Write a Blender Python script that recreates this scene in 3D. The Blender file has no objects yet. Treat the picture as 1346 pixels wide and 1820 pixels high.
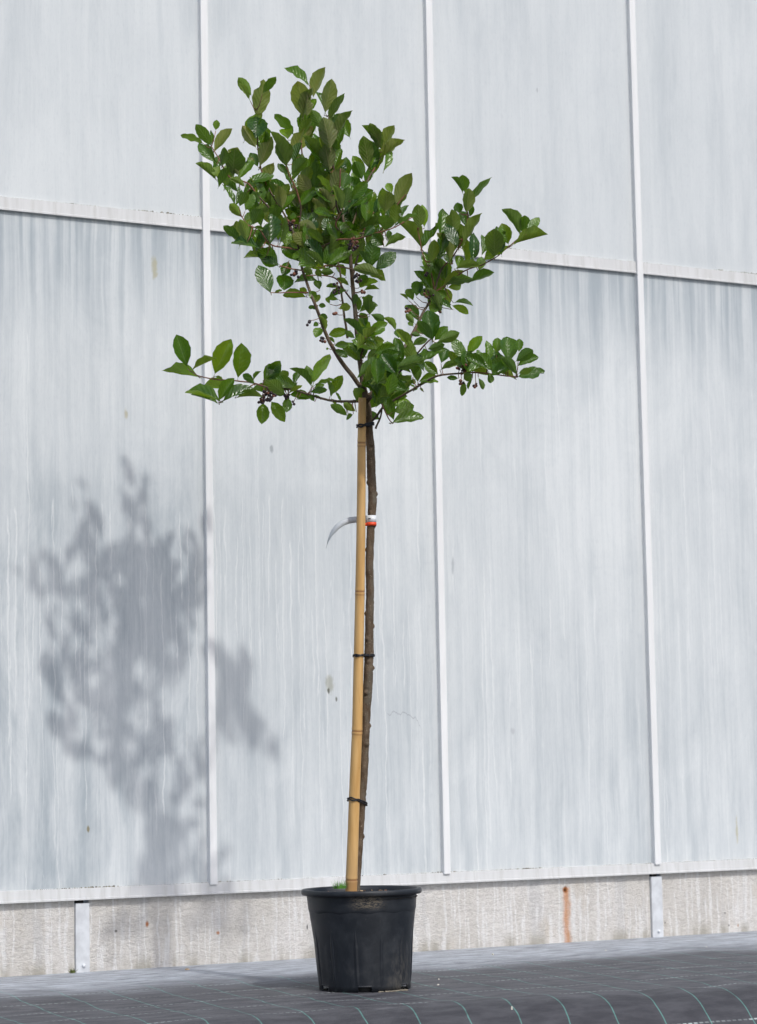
import bpy, bmesh, math, random
from mathutils import Vector, Matrix, noise as mnoise
random.seed(7)
sc = bpy.context.scene
C = sc.collection

# ------------------------------------------------------------------ camera, sky, sun, exposure
F, CX, CY = 4297.0, 673.0, 910.0                 # an 85 mm lens on the 36 mm side of the upright frame
AX = Vector((0.87488354, -0.03473901, -0.48308591))     # along the greenhouse wall   (camera space)
AY = Vector((-0.48398079, -0.10075642, -0.86925873))    # into the wall
AZ = Vector((-0.01847681, 0.99430445, -0.10496315))     # up
CAM = Vector((-2.91028192, -6.29686171, 0.54555149))
ROT = Matrix((AX, AY, AZ))                       # camera -> world

cam_data = bpy.data.cameras.new('camera')
cam = bpy.data.objects.new('camera', cam_data); C.objects.link(cam)
cam_data.sensor_fit = 'VERTICAL'; cam_data.sensor_height = 36.0
cam_data.lens = 36.0 * F / 1820.0
cam_data.clip_start = 0.05; cam_data.clip_end = 500
cam_data.dof.use_dof = True; cam_data.dof.focus_distance = 6.0; cam_data.dof.aperture_fstop = 7.1
cam.matrix_world = Matrix.Translation(CAM) @ ROT.to_4x4()
sc.camera = cam

LIGHT = Vector((-0.065, 0.88, -0.855)).normalized()        # the way sunlight travels
EL = math.asin(-LIGHT.z)
world = bpy.data.worlds.new('World'); sc.world = world; world.use_nodes = True
wn = world.node_tree; wn.nodes.clear()
sky = wn.nodes.new('ShaderNodeTexSky'); sky.sky_type = 'NISHITA'; sky.sun_disc = False
sky.sun_elevation = EL
sky.sun_rotation = math.atan2(-LIGHT.x, -LIGHT.y)        # 0 = +Y, clockwise
sky.dust_density = 4.0; sky.air_density = 1.0; sky.ozone_density = 4.0
bgn = wn.nodes.new('ShaderNodeBackground'); bgn.inputs['Strength'].default_value = 0.15
won = wn.nodes.new('ShaderNodeOutputWorld')
wn.links.new(sky.outputs[0], bgn.inputs['Color']); wn.links.new(bgn.outputs[0], won.inputs['Surface'])
sun_data = bpy.data.lights.new('sun', 'SUN'); sun = bpy.data.objects.new('sun', sun_data); C.objects.link(sun)
sun_data.energy = 2.0; sun_data.angle = math.radians(1.2); sun_data.color = (1.0, 0.985, 0.955)
sun.rotation_euler = LIGHT.to_track_quat('-Z', 'Y').to_euler()
sun.location = (0, -3, 6)
vs = sc.view_settings
vs.view_transform = 'Standard'; vs.look = 'None'; vs.gamma = 1.0; vs.exposure = -0.09; vs.use_curve_mapping = False

def P(px, py, d):
    "the place d metres deep that the photograph shows at (px, py)"
    return CAM + ROT @ (Vector(((px - CX) / F, -(py - CY) / F, -1.0)) * d)
def on_wall(px, py):
    r = ROT @ Vector(((px - CX) / F, -(py - CY) / F, -1.0))
    p = CAM - r * (CAM.y / r.y); return p.x, p.z

# ------------------------------------------------------------------ node helpers
class NT:
    def __init__(s, name):
        s.m = bpy.data.materials.new(name); s.m.use_nodes = True
        s.t = s.m.node_tree; s.t.nodes.clear()
        s.out = s.n('ShaderNodeOutputMaterial'); s.b = s.n('ShaderNodeBsdfPrincipled')
        s.l(s.b.outputs[0], s.out.inputs['Surface'])
        s._obj = None
    def n(s, kind, **kw):
        nd = s.t.nodes.new(kind)
        for k, v in kw.items(): setattr(nd, k, v)
        return nd
    def l(s, a, b): s.t.links.new(a, b)
    def put(s, sock, v):
        if hasattr(v, 'is_linked') or isinstance(v, bpy.types.NodeSocket): s.l(v, sock)
        elif isinstance(v, (tuple, list)) and len(v) == 3 and sock.type == 'RGBA': sock.default_value = (*v, 1)
        else: sock.default_value = v
    def obj(s):
        if not s._obj: s._obj = s.n('ShaderNodeTexCoord')
        return s._obj.outputs['Object']
    def uv(s):
        if not s._obj: s._obj = s.n('ShaderNodeTexCoord')
        return s._obj.outputs['UV']
    def xyz(s, v):
        q = s.n('ShaderNodeSeparateXYZ'); s.l(v, q.inputs[0]); return q.outputs
    def vec(s, x, y, z):
        q = s.n('ShaderNodeCombineXYZ')
        for i, v in enumerate((x, y, z)): s.put(q.inputs[i], v)
        return q.outputs[0]
    def math(s, op, a, b=None, c=None, clamp=False):
        q = s.n('ShaderNodeMath', operation=op, use_clamp=clamp)
        s.put(q.inputs[0], a)
        if b is not None: s.put(q.inputs[1], b)
        if c is not None: s.put(q.inputs[2], c)
        return q.outputs[0]
    def mul(s, a, b): return s.math('MULTIPLY', a, b)
    def add(s, a, b): return s.math('ADD', a, b)
    def noise(s, vec, scale=(1, 1, 1), detail=3, rough=.55, dist=0, off=(0, 0, 0)):
        mp = s.n('ShaderNodeMapping'); s.l(vec, mp.inputs[0])
        mp.inputs['Scale'].default_value = scale; mp.inputs['Location'].default_value = off
        q = s.n('ShaderNodeTexNoise'); s.l(mp.outputs[0], q.inputs['Vector'])
        q.inputs['Scale'].default_value = 1; q.inputs['Detail'].default_value = detail
        q.inputs['Roughness'].default_value = rough; q.inputs['Distortion'].default_value = dist
        return q.outputs['Fac']
    def ramp(s, v, a, b, lo=0., hi=1., smooth=True):
        q = s.n('ShaderNodeMapRange'); q.interpolation_type = 'SMOOTHSTEP' if smooth else 'LINEAR'
        s.put(q.inputs[0], v)
        for i, k in enumerate((a, b, lo, hi)): s.put(q.inputs[i + 1], k)
        return q.outputs[0]
    def mix(s, f, a, b, mode='MIX'):
        q = s.n('ShaderNodeMix', data_type='RGBA', blend_type=mode)
        s.put(q.inputs['Factor'], f); s.put(q.inputs[6], a); s.put(q.inputs[7], b)
        return q.outputs[2]
    def white(s, v):
        q = s.n('ShaderNodeTexWhiteNoise', noise_dimensions='1D'); s.put(q.inputs['W'], v); return q.outputs['Value'], q.outputs['Color']
    def spot(s, x, z, cx, cz, rx, rz, wob=None):
        "soft elliptical mark of its own shape at one place"
        a = s.math('DIVIDE', s.add(x, -cx), rx); b = s.math('DIVIDE', s.add(z, -cz), rz)
        d = s.math('SQRT', s.add(s.mul(a, a), s.mul(b, b)))
        if wob is not None: d = s.add(d, wob)
        return s.ramp(d, .35, 1.0, 1., 0.)
    def bump(s, h, strength=.3, dist=.002, normal=None):
        q = s.n('ShaderNodeBump'); q.inputs['Strength'].default_value = strength; q.inputs['Distance'].default_value = dist
        s.l(h, q.inputs['Height'])
        if normal is not None: s.l(normal, q.inputs['Normal'])
        s.l(q.outputs[0], s.b.inputs['Normal']); return q.outputs[0]
    def set(s, **kw):
        for k, v in kw.items(): s.put(s.b.inputs[k.replace('_', ' ')], v)
        return s

def simple(name, col, rough=.6, var=.15, scale=40, **kw):
    t = NT(name); n = t.noise(t.obj(), (scale,) * 3, 4)
    c = t.mix(t.ramp(n, .3, .7), tuple(x * (1 - var) for x in col), tuple(min(1, x * (1 + var)) for x in col))
    t.set(Base_Color=c, Roughness=rough, **kw); t.bump(n, .15, .001)
    return t.m

# ------------------------------------------------------------------ materials
def drips(t, x, z, N, width, seed, ztop, zlen, wob=.008):
    "thin runs of dried whitewash: one candidate per cell, each with its own start, length and sideways wander"
    w = t.noise(t.vec(x, 0., z), (11, 1, 5.5), 4, .6, off=(seed, 0, 0))
    xx = t.add(x, t.mul(t.add(w, -.5), wob * 4))
    u = t.mul(t.add(xx, seed * .37), N); cell = t.math('FLOOR', u); f = t.math('FRACT', u)
    r1, rc = t.white(t.add(cell, seed)); rs = t.n('ShaderNodeSeparateColor'); t.l(rc, rs.inputs[0])
    cpos = t.add(.25, t.mul(r1, .5))
    ww = t.add(width * .5, t.mul(rs.outputs[1], width))
    line = t.ramp(t.math('ABSOLUTE', t.math('SUBTRACT', f, cpos)), t.mul(ww, .35), ww, 1., 0.)
    top = t.math('SUBTRACT', ztop, t.mul(rs.outputs[0], zlen * .6)); bot = t.math('SUBTRACT', top, t.mul(rs.outputs[2], zlen))
    fade = t.mul(t.ramp(z, t.add(top, -.03), top, 1., 0.), t.ramp(z, bot, t.add(bot, .04)))
    return t.mul(line, fade), cell

def mat_pane():
    t = NT('whitewashed_glass'); o = t.obj(); x, y, z = t.xyz(o)
    xz = t.vec(x, 0., z)
    oi = t.n('ShaderNodeObjectInfo'); rnd = oi.outputs['Random']
    xo = t.add(x, t.mul(rnd, 3.7))
    wr = t.add(t.noise(t.vec(xo, 0., z), (8, 1, 3.5), 4, .6), -.5); xo = t.add(xo, t.mul(wr, .022)); v = t.vec(xo, 0., z)
    cloud = t.noise(v, (5.5, 1, 2.4), 6, .68, .8); cl2 = t.noise(v, (30, 1, 9), 5, .7, 1.)
    big = t.noise(v, (2.2, 1, .8), 3)
    s1 = t.noise(v, (15, 1, .5), 4, .62, .3); s2 = t.noise(v, (70, 1, 1.1), 5, .68, .8); s3 = t.noise(v, (230, 1, 6), 4, .7)
    fine = t.noise(v, (260, 1, 60), 2)
    W = t.add(t.add(t.add(t.mul(s1, .45), t.mul(s2, .38)), t.add(t.mul(big, .35), t.mul(s3, .22))), t.add(t.mul(cloud, .42), t.mul(cl2, .20)))     # mean ~1.0
    W = t.ramp(W, .66, 1.14, .2, 1., False)
    W = t.mix(t.ramp(z, 2.12, 2.14), W, t.math('SUBTRACT', t.ramp(W, 0., 1., .40, .88, False), t.mul(t.ramp(t.noise(v, (7, 1, 1.1), 5, .68, .3, off=(2, 0, 2)), .46, .66), .20)))
    # rain running off the rail has washed the tops of the lower panes thin
    below = t.math('SUBTRACT', 2.112, z)
    lower = t.ramp(below, -.01, 0., 0., 1.)
    comb = t.noise(v, (26, 1, .5), 3, .65, off=(3, 0, 0))
    reach = t.add(.05, t.mul(t.noise(v, (7, 1, .2), 2, off=(8, 0, 0)), .75))
    thin = t.mul(t.mul(lower, t.ramp(below, 0., reach, 1., 0.)), t.ramp(comb, .40, .60, 1., .25))
    W = t.math('SUBTRACT', W, t.mul(thin, .75))
    # thinner and dirtier towards the foot of the panes
    foot = t.mul(t.ramp(z, .25, 1.2, 1., 0.), t.ramp(t.noise(v, (20, 1, 1.6), 4, .65, off=(1, 0, 7)), .40, .66))
    W = t.math('SUBTRACT', W, t.mul(foot, .33))
    # the pane at the left has lost most of its coat low down
    bare = t.mul(t.ramp(x, -.02, .0, 1., .22), t.mul(t.ramp(z, 1.1, 1.75, 1., 0.), t.ramp(x, .8, .9, 1., 0.)))
    W = t.math('SUBTRACT', W, t.mul(bare, t.ramp(t.noise(v, (9, 1, 2.2), 5, .7, .6, off=(2, 0, 5)), .34, .60, .46, .04)))
    # left part: the thick coat ends at breast height and runs down from there
    left = t.ramp(x, .55, .85, 1., 0.)
    edge = t.add(1.30, t.mul(t.noise(xz, (16, 1, .5), 5, .7), .15))
    coat = t.mul(left, t.ramp(z, t.add(edge, -.035), t.add(edge, .03), 0., .12))
    W = t.add(W, coat)
    W = t.math('ADD', W, t.mul(t.mul(left, t.ramp(z, .4, 1.36)), -.10))
    d1, _ = drips(t, x, z, 46., .10, 3., 1.375, .75); d2, _ = drips(t, x, z, 17., .045, 11., 1.9, 1.5); d3, _ = drips(t, x, z, 23., .05, 29., 1.25, 1.0)
    dmask = t.math('MAXIMUM', t.mul(d1, t.mul(left, .8)), t.mul(t.math('MAXIMUM', d2, d3), t.ramp(t.noise(xz, (3, 1, 2), 3, off=(6, 0, 1)), .38, .62, .05, .62)))
    dmask = t.mul(dmask, t.ramp(z, 2.11, 2.1, 0., 1.))
    W = t.math('ADD', W, t.mul(dmask, .62), clamp=True)
    col = t.mix(W, (.485, .54, .57), (.85, .875, .872))
    col = t.mix(t.mul(t.ramp(fine, .5, .75), .12), col, (.42, .45, .5))
    # the marks one can find in the photograph
    wob = t.mul(t.add(t.noise(xz, (60, 1, 40), 4), -.5), 1.6)
    for (px, py, rx, rz, c, k) in ((586, 1216, .020, .035, (.34, .33, .22), .5), (584, 1228, .006, .012, (.08, .08, .05), .8),
            (598, 1243, .005, .009, (.08, .08, .05), .8), (275, 475, .012, .04, (.52, .48, .3), .7), (224, 735, .008, .02, (.55, .5, .33), .7),
            (157, 1473, .005, .012, (.3, .26, .15), .9), (483, 798, .007, .016, (.35, .38, .4), .7), (805, 1005, .006, .04, (.4, .43, .46), .55),
            (1310, 1475, .006, .05, (.55, .5, .3), .6), (955, 160, .004, .01, (.4, .42, .44), .5), (912, 1300, .01, .012, (.5, .52, .54), .5)):
        a, b = on_wall(px, py)
        col = t.mix(t.mul(t.spot(x, z, a, b, rx, rz, wob), k), col, c)
    # hairline crack right of the cane
    a, b = on_wall(705, 1268)
    cz = t.add(b, t.mul(t.add(t.noise(xz, (38, 1, 1), 3), -.5), .06)); cz = t.math('SUBTRACT', cz, t.mul(t.math('POWER', t.math('ABSOLUTE', t.math('MAXIMUM', t.add(x, -a - .02), 0.)), 2.), 9.))
    crack = t.mul(t.ramp(t.math('ABSOLUTE', t.math('SUBTRACT', z, cz)), .0006, .0022, 1., 0.), t.mul(t.ramp(x, a - .035, a - .025), t.ramp(x, a + .075, a + .085, 1., 0.)))
    col = t.mix(t.mul(crack, .6), col, (.35, .37, .4))
    h = t.add(t.mul(s2, .5), t.add(t.mul(dmask, .9), t.mul(fine, .25)))
    t.set(Base_Color=col, Roughness=t.ramp(W, 0., 1., .42, .75), Specular_IOR_Level=.35)
    nb_ = t.bump(h, .35, .0015)
    tr = t.n('ShaderNodeBsdfTranslucent'); t.l(nb_, tr.inputs['Normal']); t.put(tr.inputs['Color'], col)
    mx = t.n('ShaderNodeMixShader'); mx.inputs[0].default_value = .26
    t.l(t.b.outputs[0], mx.inputs[1]); t.l(tr.outputs[0], mx.inputs[2]); t.l(mx.outputs[0], t.out.inputs['Surface'])
    return t.m

def mat_white_metal(name='white_aluminium', dirt=.0, dim=1.):
    t = NT(name); o = t.obj(); x, y, z = t.xyz(o)
    n = t.noise(o, (30, 30, 3), 4); s = t.noise(o, (60, 1, 6), 4, .65); s2 = t.noise(o, (17, 1, 1.5), 3)
    col = t.mix(t.ramp(n, .35, .7), (.78, .785, .78), (.84, .845, .84))
    if dim < 1: col = t.mix(1., col, (dim, dim, dim), 'MULTIPLY')
    if dirt:
        col = t.mix(t.mul(t.ramp(s, .42, .72), dirt), col, (.50, .50, .48))
        col = t.mix(t.mul(t.ramp(s2, .5, .75), dirt * .7), col, (.60, .61, .60))
    t.set(Base_Color=col, Roughness=.5, Specular_IOR_Level=.4); t.bump(s, .12, .0008)
    return t.m

def mat_dirt():
    t = NT('moss_and_grime'); n = t.noise(t.obj(), (60, 60, 60), 5)
    t.set(Base_Color=t.mix(t.ramp(n, .4, .65), (.10, .09, .055), (.30, .28, .21)), Roughness=.95); t.bump(n, .8, .004)
    return t.m

def mat_plinth():
    t = NT('weathered_plinth_concrete'); o = t.obj(); x, y, z = t.xyz(o); xz = t.vec(x, 0., z)
    big = t.noise(xz, (3, 1, 2), 3); gr = t.noise(o, (70, 70, 120), 5, .72, .8); fine = t.noise(o, (320, 320, 420), 3, .7)
    st = t.noise(xz, (38, 1, 2.2), 4, .6); st2 = t.noise(xz, (13, 1, 1.2), 3, off=(4, 0, 0))
    col = t.mix(t.ramp(big, .35, .65), (.67, .64, .59), (.80, .775, .74))
    col = t.mix(t.mul(t.ramp(gr, .46, .62), .42), col, (.47, .44, .40))
    col = t.mix(t.mul(t.ramp(st2, .52, .7), .4), col, (.53, .53, .535))
    col = t.mix(t.mul(t.ramp(t.noise(xz, (9, 1, 5), 3, off=(9, 0, 2)), .58, .72), .35), col, (.58, .49, .37))
    d1, _ = drips(t, x, z, 44., .16, 5., .30, .36, .010); d2, _ = drips(t, x, z, 21., .14, 17., .28, .46, .012)
    run = t.math('MAXIMUM', t.math('MAXIMUM', d1, d2), t.mul(t.ramp(st, .56, .68), .6))
    col = t.mix(t.mul(t.mul(run, t.ramp(t.noise(o, (60, 60, 60), 4, .7), .3, .6, .35, 1.)), .62), col, (.88, .875, .86))
    low = t.ramp(z, .0, .05, 1., 0.)
    col = t.mix(t.mul(low, t.mul(t.ramp(st2, .45, .6), .5)), col, (.27, .24, .16))
    # rust run and rust specks
    wob = t.mul(t.add(t.noise(xz, (50, 1, 30), 4), -.5), 1.1)
    a, b = on_wall(1007, 1580); _, b2 = on_wall(1010, 1668)
    band = t.add(t.math('ABSOLUTE', t.math('SUBTRACT', x, t.add(a + .003, t.mul(t.add(t.noise(xz, (1, 1, 22), 2), -.5), .012)))), 0.)
    rs = t.mul(t.ramp(t.add(band, t.mul(t.add(t.noise(xz, (40, 1, 40), 4), -.5), .012)), .002, .020, 1., 0.), t.ramp(z, b, b + .008, 1., 0.))
    rs = t.mul(rs, t.ramp(t.noise(xz, (70, 1, 16), 4), .25, .6, .45, 1.))
    col = t.mix(t.mul(rs, .85), col, (.62, .29, .13))
    for (px, py, rx, rz, c, k) in ((1006, 1582, .012, .014, (.32, .10, .015), .95), (1006, 1582, .006, .006, (.06, .03, .015), .9), (263, 1643, .007, .012, (.40, .13, .03), .9), (389, 1658, .009, .008, (.55, .22, .08), .85),
            (208, 1655, .005, .004, (.1, .09, .08), .8), (1291, 1623, .004, .004, (.08, .07, .06), .8), (1298, 1645, .003, .004, (.08, .07, .06), .8), (1314, 1645, .004, .006, (.5, .25, .1), .8),
            (1184, 1640, .004, .005, (.1, .09, .08), .7), (548, 1648, .003, .010, (.05, .05, .05), .9)):
        a, b = on_wall(px, py)
        col = t.mix(t.mul(t.spot(x, z, a, b, rx, rz, wob), k), col, c)
    t.set(Base_Color=col, Roughness=.92, Specular_IOR_Level=.2)
    t.bump(t.add(gr, t.mul(fine, .5)), .95, .007)
    return t.m

def mat_cloth():
    t = NT('woven_ground_fabric'); u, v, _ = t.xyz(t.uv())
    o = t.uv()
    wv = t.mul(t.math('SINE', t.mul(u, 1900.)), t.math('SINE', t.mul(v, 1900.)))
    n1 = t.noise(o, (2.2, 5, 1), 5, .6); n2 = t.noise(o, (9, 26, 1), 5, .65); n3 = t.noise(o, (90, 160, 1), 3)
    col = t.mix(t.ramp(n2, .35, .7), (.056, .056, .063), (.118, .118, .128))
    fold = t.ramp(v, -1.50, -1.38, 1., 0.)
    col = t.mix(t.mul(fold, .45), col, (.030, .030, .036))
    # pale dust and lime washed off the wall, thick along its foot
    edge = t.add(-.52, t.mul(t.add(n1, -.5), -.55))
    edge = t.add(edge, t.mul(t.add(n2, -.5), .26))
    near = t.ramp(v, t.add(edge, -.22), t.add(edge, .24), 0., 1.)
    dusty = t.mul(near, t.ramp(t.noise(o, (10, 44, 1), 6, .75), .32, .64, .25, 1.))
    col = t.mix(t.mul(dusty, .9), col, (.53, .565, .61))
    patch = t.ramp(t.noise(o, (6, 17, 1), 5, .7, off=(5, 2, 0)), .56, .78)
    col = t.mix(t.mul(patch, t.mix(fold, (.62,) * 3, (.12,) * 3)), col, (.20, .20, .215))
    sp = t.ramp(t.noise(o, (120, 150, 1), 2, off=(2, 9, 0)), .74, .80)
    col = t.mix(t.mul(sp, .5), col, (.45, .43, .40))
    vis = t.ramp(near, .25, .85, 1., .07)
    # woven-in marker threads: plain green ones, and pale broken ones across them
    ux = t.add(u, t.add(t.mul(t.add(t.noise(o, (1.3, 2.6, 1), 3, off=(7, 7, 0)), -.5), .05), t.mul(v, -.14)))
    g = t.math('ABSOLUTE', t.math('SUBTRACT', t.math('FRACT', t.add(t.mul(ux, 8.0), .12)), .5))
    g = t.mul(t.ramp(g, .006, .020, 1., 0.), t.mul(vis, t.ramp(n2, .3, .55, .45, 1.)))
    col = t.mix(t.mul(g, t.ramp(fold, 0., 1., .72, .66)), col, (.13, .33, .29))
    vy = t.add(v, t.mul(t.add(t.noise(o, (1.1, .8, 1), 2, off=(1, 4, 0)), -.5), .03))
    w = t.math('ABSOLUTE', t.math('SUBTRACT', t.math('FRACT', t.add(t.mul(vy, 5.0), .5 + 6.93)), .5))
    dash = t.ramp(t.math('FRACT', t.mul(u, 62.)), .55, .68, 1., .15)
    w = t.mul(t.ramp(w, .006, .016, 1., 0.), t.mul(vis, t.mul(dash, t.ramp(t.noise(o, (7, 1, 1), 3, off=(3, 3, 0)), .38, .55, .25, 1.))))
    col = t.mix(t.mul(w, .85), col, (.50, .56, .55))
    t.set(Base_Color=col, Roughness=.62, Specular_IOR_Level=.3)
    t.bump(t.add(t.add(t.mul(wv, .10), t.mul(n3, .4)), t.mul(n2, 2.2)), .5, .003)
    return t.m

def mat_leaf():
    t = NT('leaf'); u, v, _ = t.xyz(t.uv())
    oi = t.n('ShaderNodeObjectInfo'); rnd = oi.outputs['Random']
    at = t.n('ShaderNodeAttribute', attribute_name='tone'); tone = t.math('FRACT', t.add(rnd, at.outputs['Fac'])); tone = t.math('POWER', tone, 1.4)
    au = t.math('ABSOLUTE', t.math('SUBTRACT', u, .5))                # 0 at the midrib
    mid = t.ramp(au, .012, .04, 1., 0.)
    sv = t.math('FRACT', t.add(t.mul(t.math('SUBTRACT', v, t.mul(au, .62)), 7.), t.mul(t.noise(t.uv(), (3, 5, 1), 2), .9)))       # side veins sweep towards the tip
    svd = t.math('ABSOLUTE', t.math('SUBTRACT', sv, .5))
    vein = t.mul(t.ramp(svd, .02, .13, 1., 0.), t.ramp(au, .44, .5, 1., .3))
    n = t.noise(t.uv(), (9, 14, 1), 4); n2 = t.noise(t.uv(), (60, 90, 1), 3)
    age = t.xyz(oi.outputs['Color'])[0]
    top = t.mix(tone, (.011, .045, .005), (.095, .215, .014))
    top = t.mix(t.mul(t.ramp(n, .4, .7), .35), top, (.075, .155, .020))
    top = t.mix(t.mul(mid, .5), top, (.13, .20, .055)); top = t.mix(t.mul(vein, .16), top, (.07, .15, .04))
    und = t.mix(age, t.mix(tone, (.045, .105, .012), (.155, .235, .034)), t.mix(tone, (.120, .150, .036), (.235, .215, .085)))
    und = t.mix(t.mul(t.ramp(n, .45, .75), t.mul(age, .4)), und, (.215, .15, .07))
    und = t.mix(t.mul(t.math('MAXIMUM', mid, t.mul(vein, .45)), .5), und, t.mix(age, (.17, .25, .07), (.36, .33, .15)))
    ge = t.n('ShaderNodeNewGeometry'); bf = ge.outputs['Backfacing']       # the two sides of a leaf differ
    col = t.mix(bf, top, und)
    ylw = t.mul(t.ramp(t.noise(t.vec(u, v, t.mul(rnd, 30.)), (2.2, 2.6, 1), 4), .60, .74), t.ramp(t.math('FRACT', t.mul(rnd, 7.)), .72, .8))
    col = t.mix(t.mul(ylw, .6), col, (.26, .24, .03))
    tipred = t.mul(t.ramp(v, .8, 1.), t.mul(t.mul(age, t.ramp(tone, .55, .7)), .8))
    col = t.mix(tipred, col, (.17, .07, .035))
    # quilting: the blade bulges between the veins
    h = t.math('SUBTRACT', t.mul(t.math('COSINE', t.mul(svd, 6.283)), -.5), t.mul(mid, 1.2))
    bp = t.n('ShaderNodeBump'); bp.inputs['Strength'].default_value = .38; bp.inputs['Distance'].default_value = .0016
    t.l(t.add(h, t.mul(n2, .3)), bp.inputs['Height'])
    t.set(Base_Color=col, Roughness=t.mix(bf, (.20, .20, .20), (.52, .52, .52)), Specular_IOR_Level=.62); t.l(bp.outputs[0], t.b.inputs['Normal'])
    tr = t.n('ShaderNodeBsdfTranslucent'); t.put(tr.inputs['Color'], t.mix(tone, (.16, .34, .010), (.42, .56, .025)))
    t.l(bp.outputs[0], tr.inputs['Normal'])
    mx = t.n('ShaderNodeMixShader'); mx.inputs[0].default_value = .36
    t.l(t.b.outputs[0], mx.inputs[1]); t.l(tr.outputs[0], mx.inputs[2]); t.l(mx.outputs[0], t.out.inputs['Surface'])
    return t.m

def mat_bark():
    t = NT('grey_brown_bark'); o = t.obj()
    n = t.noise(o, (90, 90, 35), 5, .65); n2 = t.noise(o, (25, 25, 14), 3); n3 = t.noise(o, (260, 260, 260), 2)
    col = t.mix(t.ramp(n, .35, .68), (.085, .056, .034), (.155, .115, .078))
    col = t.mix(t.mul(t.ramp(n2, .5, .68), .6), col, (.125, .118, .092))
    col = t.mix(t.mul(t.ramp(n3, .64, .70), .7), col, (.30, .25, .185))
    t.set(Base_Color=col, Roughness=.8, Specular_IOR_Level=.25); t.bump(t.add(n, t.mul(n3, .3)), .6, .002)
    return t.m

def mat_cane():
    t = NT('bamboo_skin'); o = t.obj(); x, y, z = t.xyz(o); u, v, _ = t.xyz(t.uv())
    n = t.noise(o, (60, 60, 4), 4); n2 = t.noise(o, (14, 14, 3), 3); sp = t.noise(o, (170, 170, 60), 3)
    col = t.mix(t.ramp(n, .3, .7), (.54, .31, .105), (.70, .44, .175))
    col = t.mix(t.mul(t.ramp(n2, .45, .7), .5), col, (.50, .33, .16))
    col = t.mix(t.mul(t.ramp(sp, .70, .78), .7), col, (.20, .10, .04))
    ring = t.n('ShaderNodeAttribute', attribute_name='ring').outputs['Fac']
    col = t.mix(t.mul(ring, .9), col, (.22, .085, .035))
    t.set(Base_Color=col, Roughness=.42, Specular_IOR_Level=.4); t.bump(n, .2, .001)
    return t.m

def mat_pot():
    t = NT('black_pot_plastic'); o = t.obj(); x, y, z = t.xyz(o)
    n = t.noise(o, (26, 26, 26), 5, .65); n2 = t.noise(o, (150, 150, 60), 4, .7); sc_ = t.noise(o, (90, 90, 300), 3, .6, 1.5)
    col = t.mix(t.ramp(n, .4, .7), (.013, .016, .021), (.022, .026, .032))
    lowd = t.ramp(z, .0, .09, 1., 0.)
    col = t.mix(t.mul(t.mul(lowd, t.ramp(n, .50, .70)), .35), col, (.08, .07, .055))
    col = t.mix(t.mul(t.ramp(n2, .66, .74), .35), col, (.14, .13, .11))
    # dried mud smear on the collar, facing the camera; and a dusty right flank
    ang = t.math('ARCTAN2', y, x)
    sm = t.mul(t.ramp(t.math('ABSOLUTE', t.add(ang, 2.00)), .08, .42, 1., 0.), t.mul(t.ramp(z, .196, .212), t.ramp(z, .225, .240, 1., 0.)))
    col = t.mix(t.mul(t.mul(sm, t.ramp(sc_, .42, .62)), .75), col, (.23, .19, .135))
    fl = t.mul(t.ramp(t.math('ABSOLUTE', t.add(ang, 1.15)), .1, .5, 1., 0.), t.mul(t.ramp(z, .0, .15, 1., 0.), t.ramp(n2, .40, .65)))
    col = t.mix(t.mul(fl, .35), col, (.17, .155, .13))
    t.set(Base_Color=col, Roughness=t.ramp(n, .3, .7, .38, .55), Specular_IOR_Level=.45)
    t.bump(t.add(n, t.mul(n2, .4)), .12, .001)
    return t.m

def mat_soil():
    t = NT('potting_soil'); n = t.noise(t.obj(), (120, 120, 120), 5, .7)
    t.set(Base_Color=t.mix(t.ramp(n, .4, .65), (.045, .026, .014), (.16, .095, .055)), Roughness=.95); t.bump(n, .9, .006); return t.m

def roof_glass():
    t = NT('clear_roof_glass'); tp = t.n('ShaderNodeBsdfTransparent'); tp.inputs[0].default_value = (.86, .9, .9, 1)
    gl = t.n('ShaderNodeBsdfGlossy'); gl.inputs['Roughness'].default_value = .1
    mx = t.n('ShaderNodeMixShader'); mx.inputs[0].default_value = .12
    t.l(tp.outputs[0], mx.inputs[1]); t.l(gl.outputs[0], mx.inputs[2]); t.l(mx.outputs[0], t.out.inputs['Surface']); return t.m

M = dict(pane=mat_pane(), metal=mat_white_metal('white_aluminium', .16, .97), sill=mat_white_metal('weathered_white_metal', .75, .78), dirt=mat_dirt(), plinth=mat_plinth(),
    cloth=mat_cloth(), leaf=mat_leaf(), bark=mat_bark(), cane=mat_cane(), pot=mat_pot(), soil=mat_soil(),
    galv=simple('galvanised_steel', (.66, .68, .70), .45, .1, 35, Metallic=.25), dark=simple('dark_gap', (.02, .02, .02), .9),
    twig=simple('reddish_twig', (.20, .085, .045), .6, .3, 120), rubber=simple('black_tie_rubber', (.012, .013, .016), .4, .3, 80),
    berry=simple('dark_berry_skin', (.026, .010, .014), .38, .6, 60), berry_red=simple('shrivelled_berry_skin', (.17, .062, .035), .6, .4, 90),
    tag_white=simple('white_plastic_tape', (.74, .76, .78), .35, .04, 50), tag_red=simple('orange_red_print', (.80, .075, .018), .45, .08, 50), ink=simple('black_print', (.02, .02, .02), .6),
    chip=simple('pale_bark_chip', (.42, .30, .18), .85, .3, 90), grass=simple('grass_blade', (.10, .28, .035), .5, .25, 60), dry=simple('dry_stalk', (.28, .25, .18), .8, .3, 60),
    roof=roof_glass(), litter=simple('pale_litter', (.55, .52, .46), .8, .2, 60))

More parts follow.
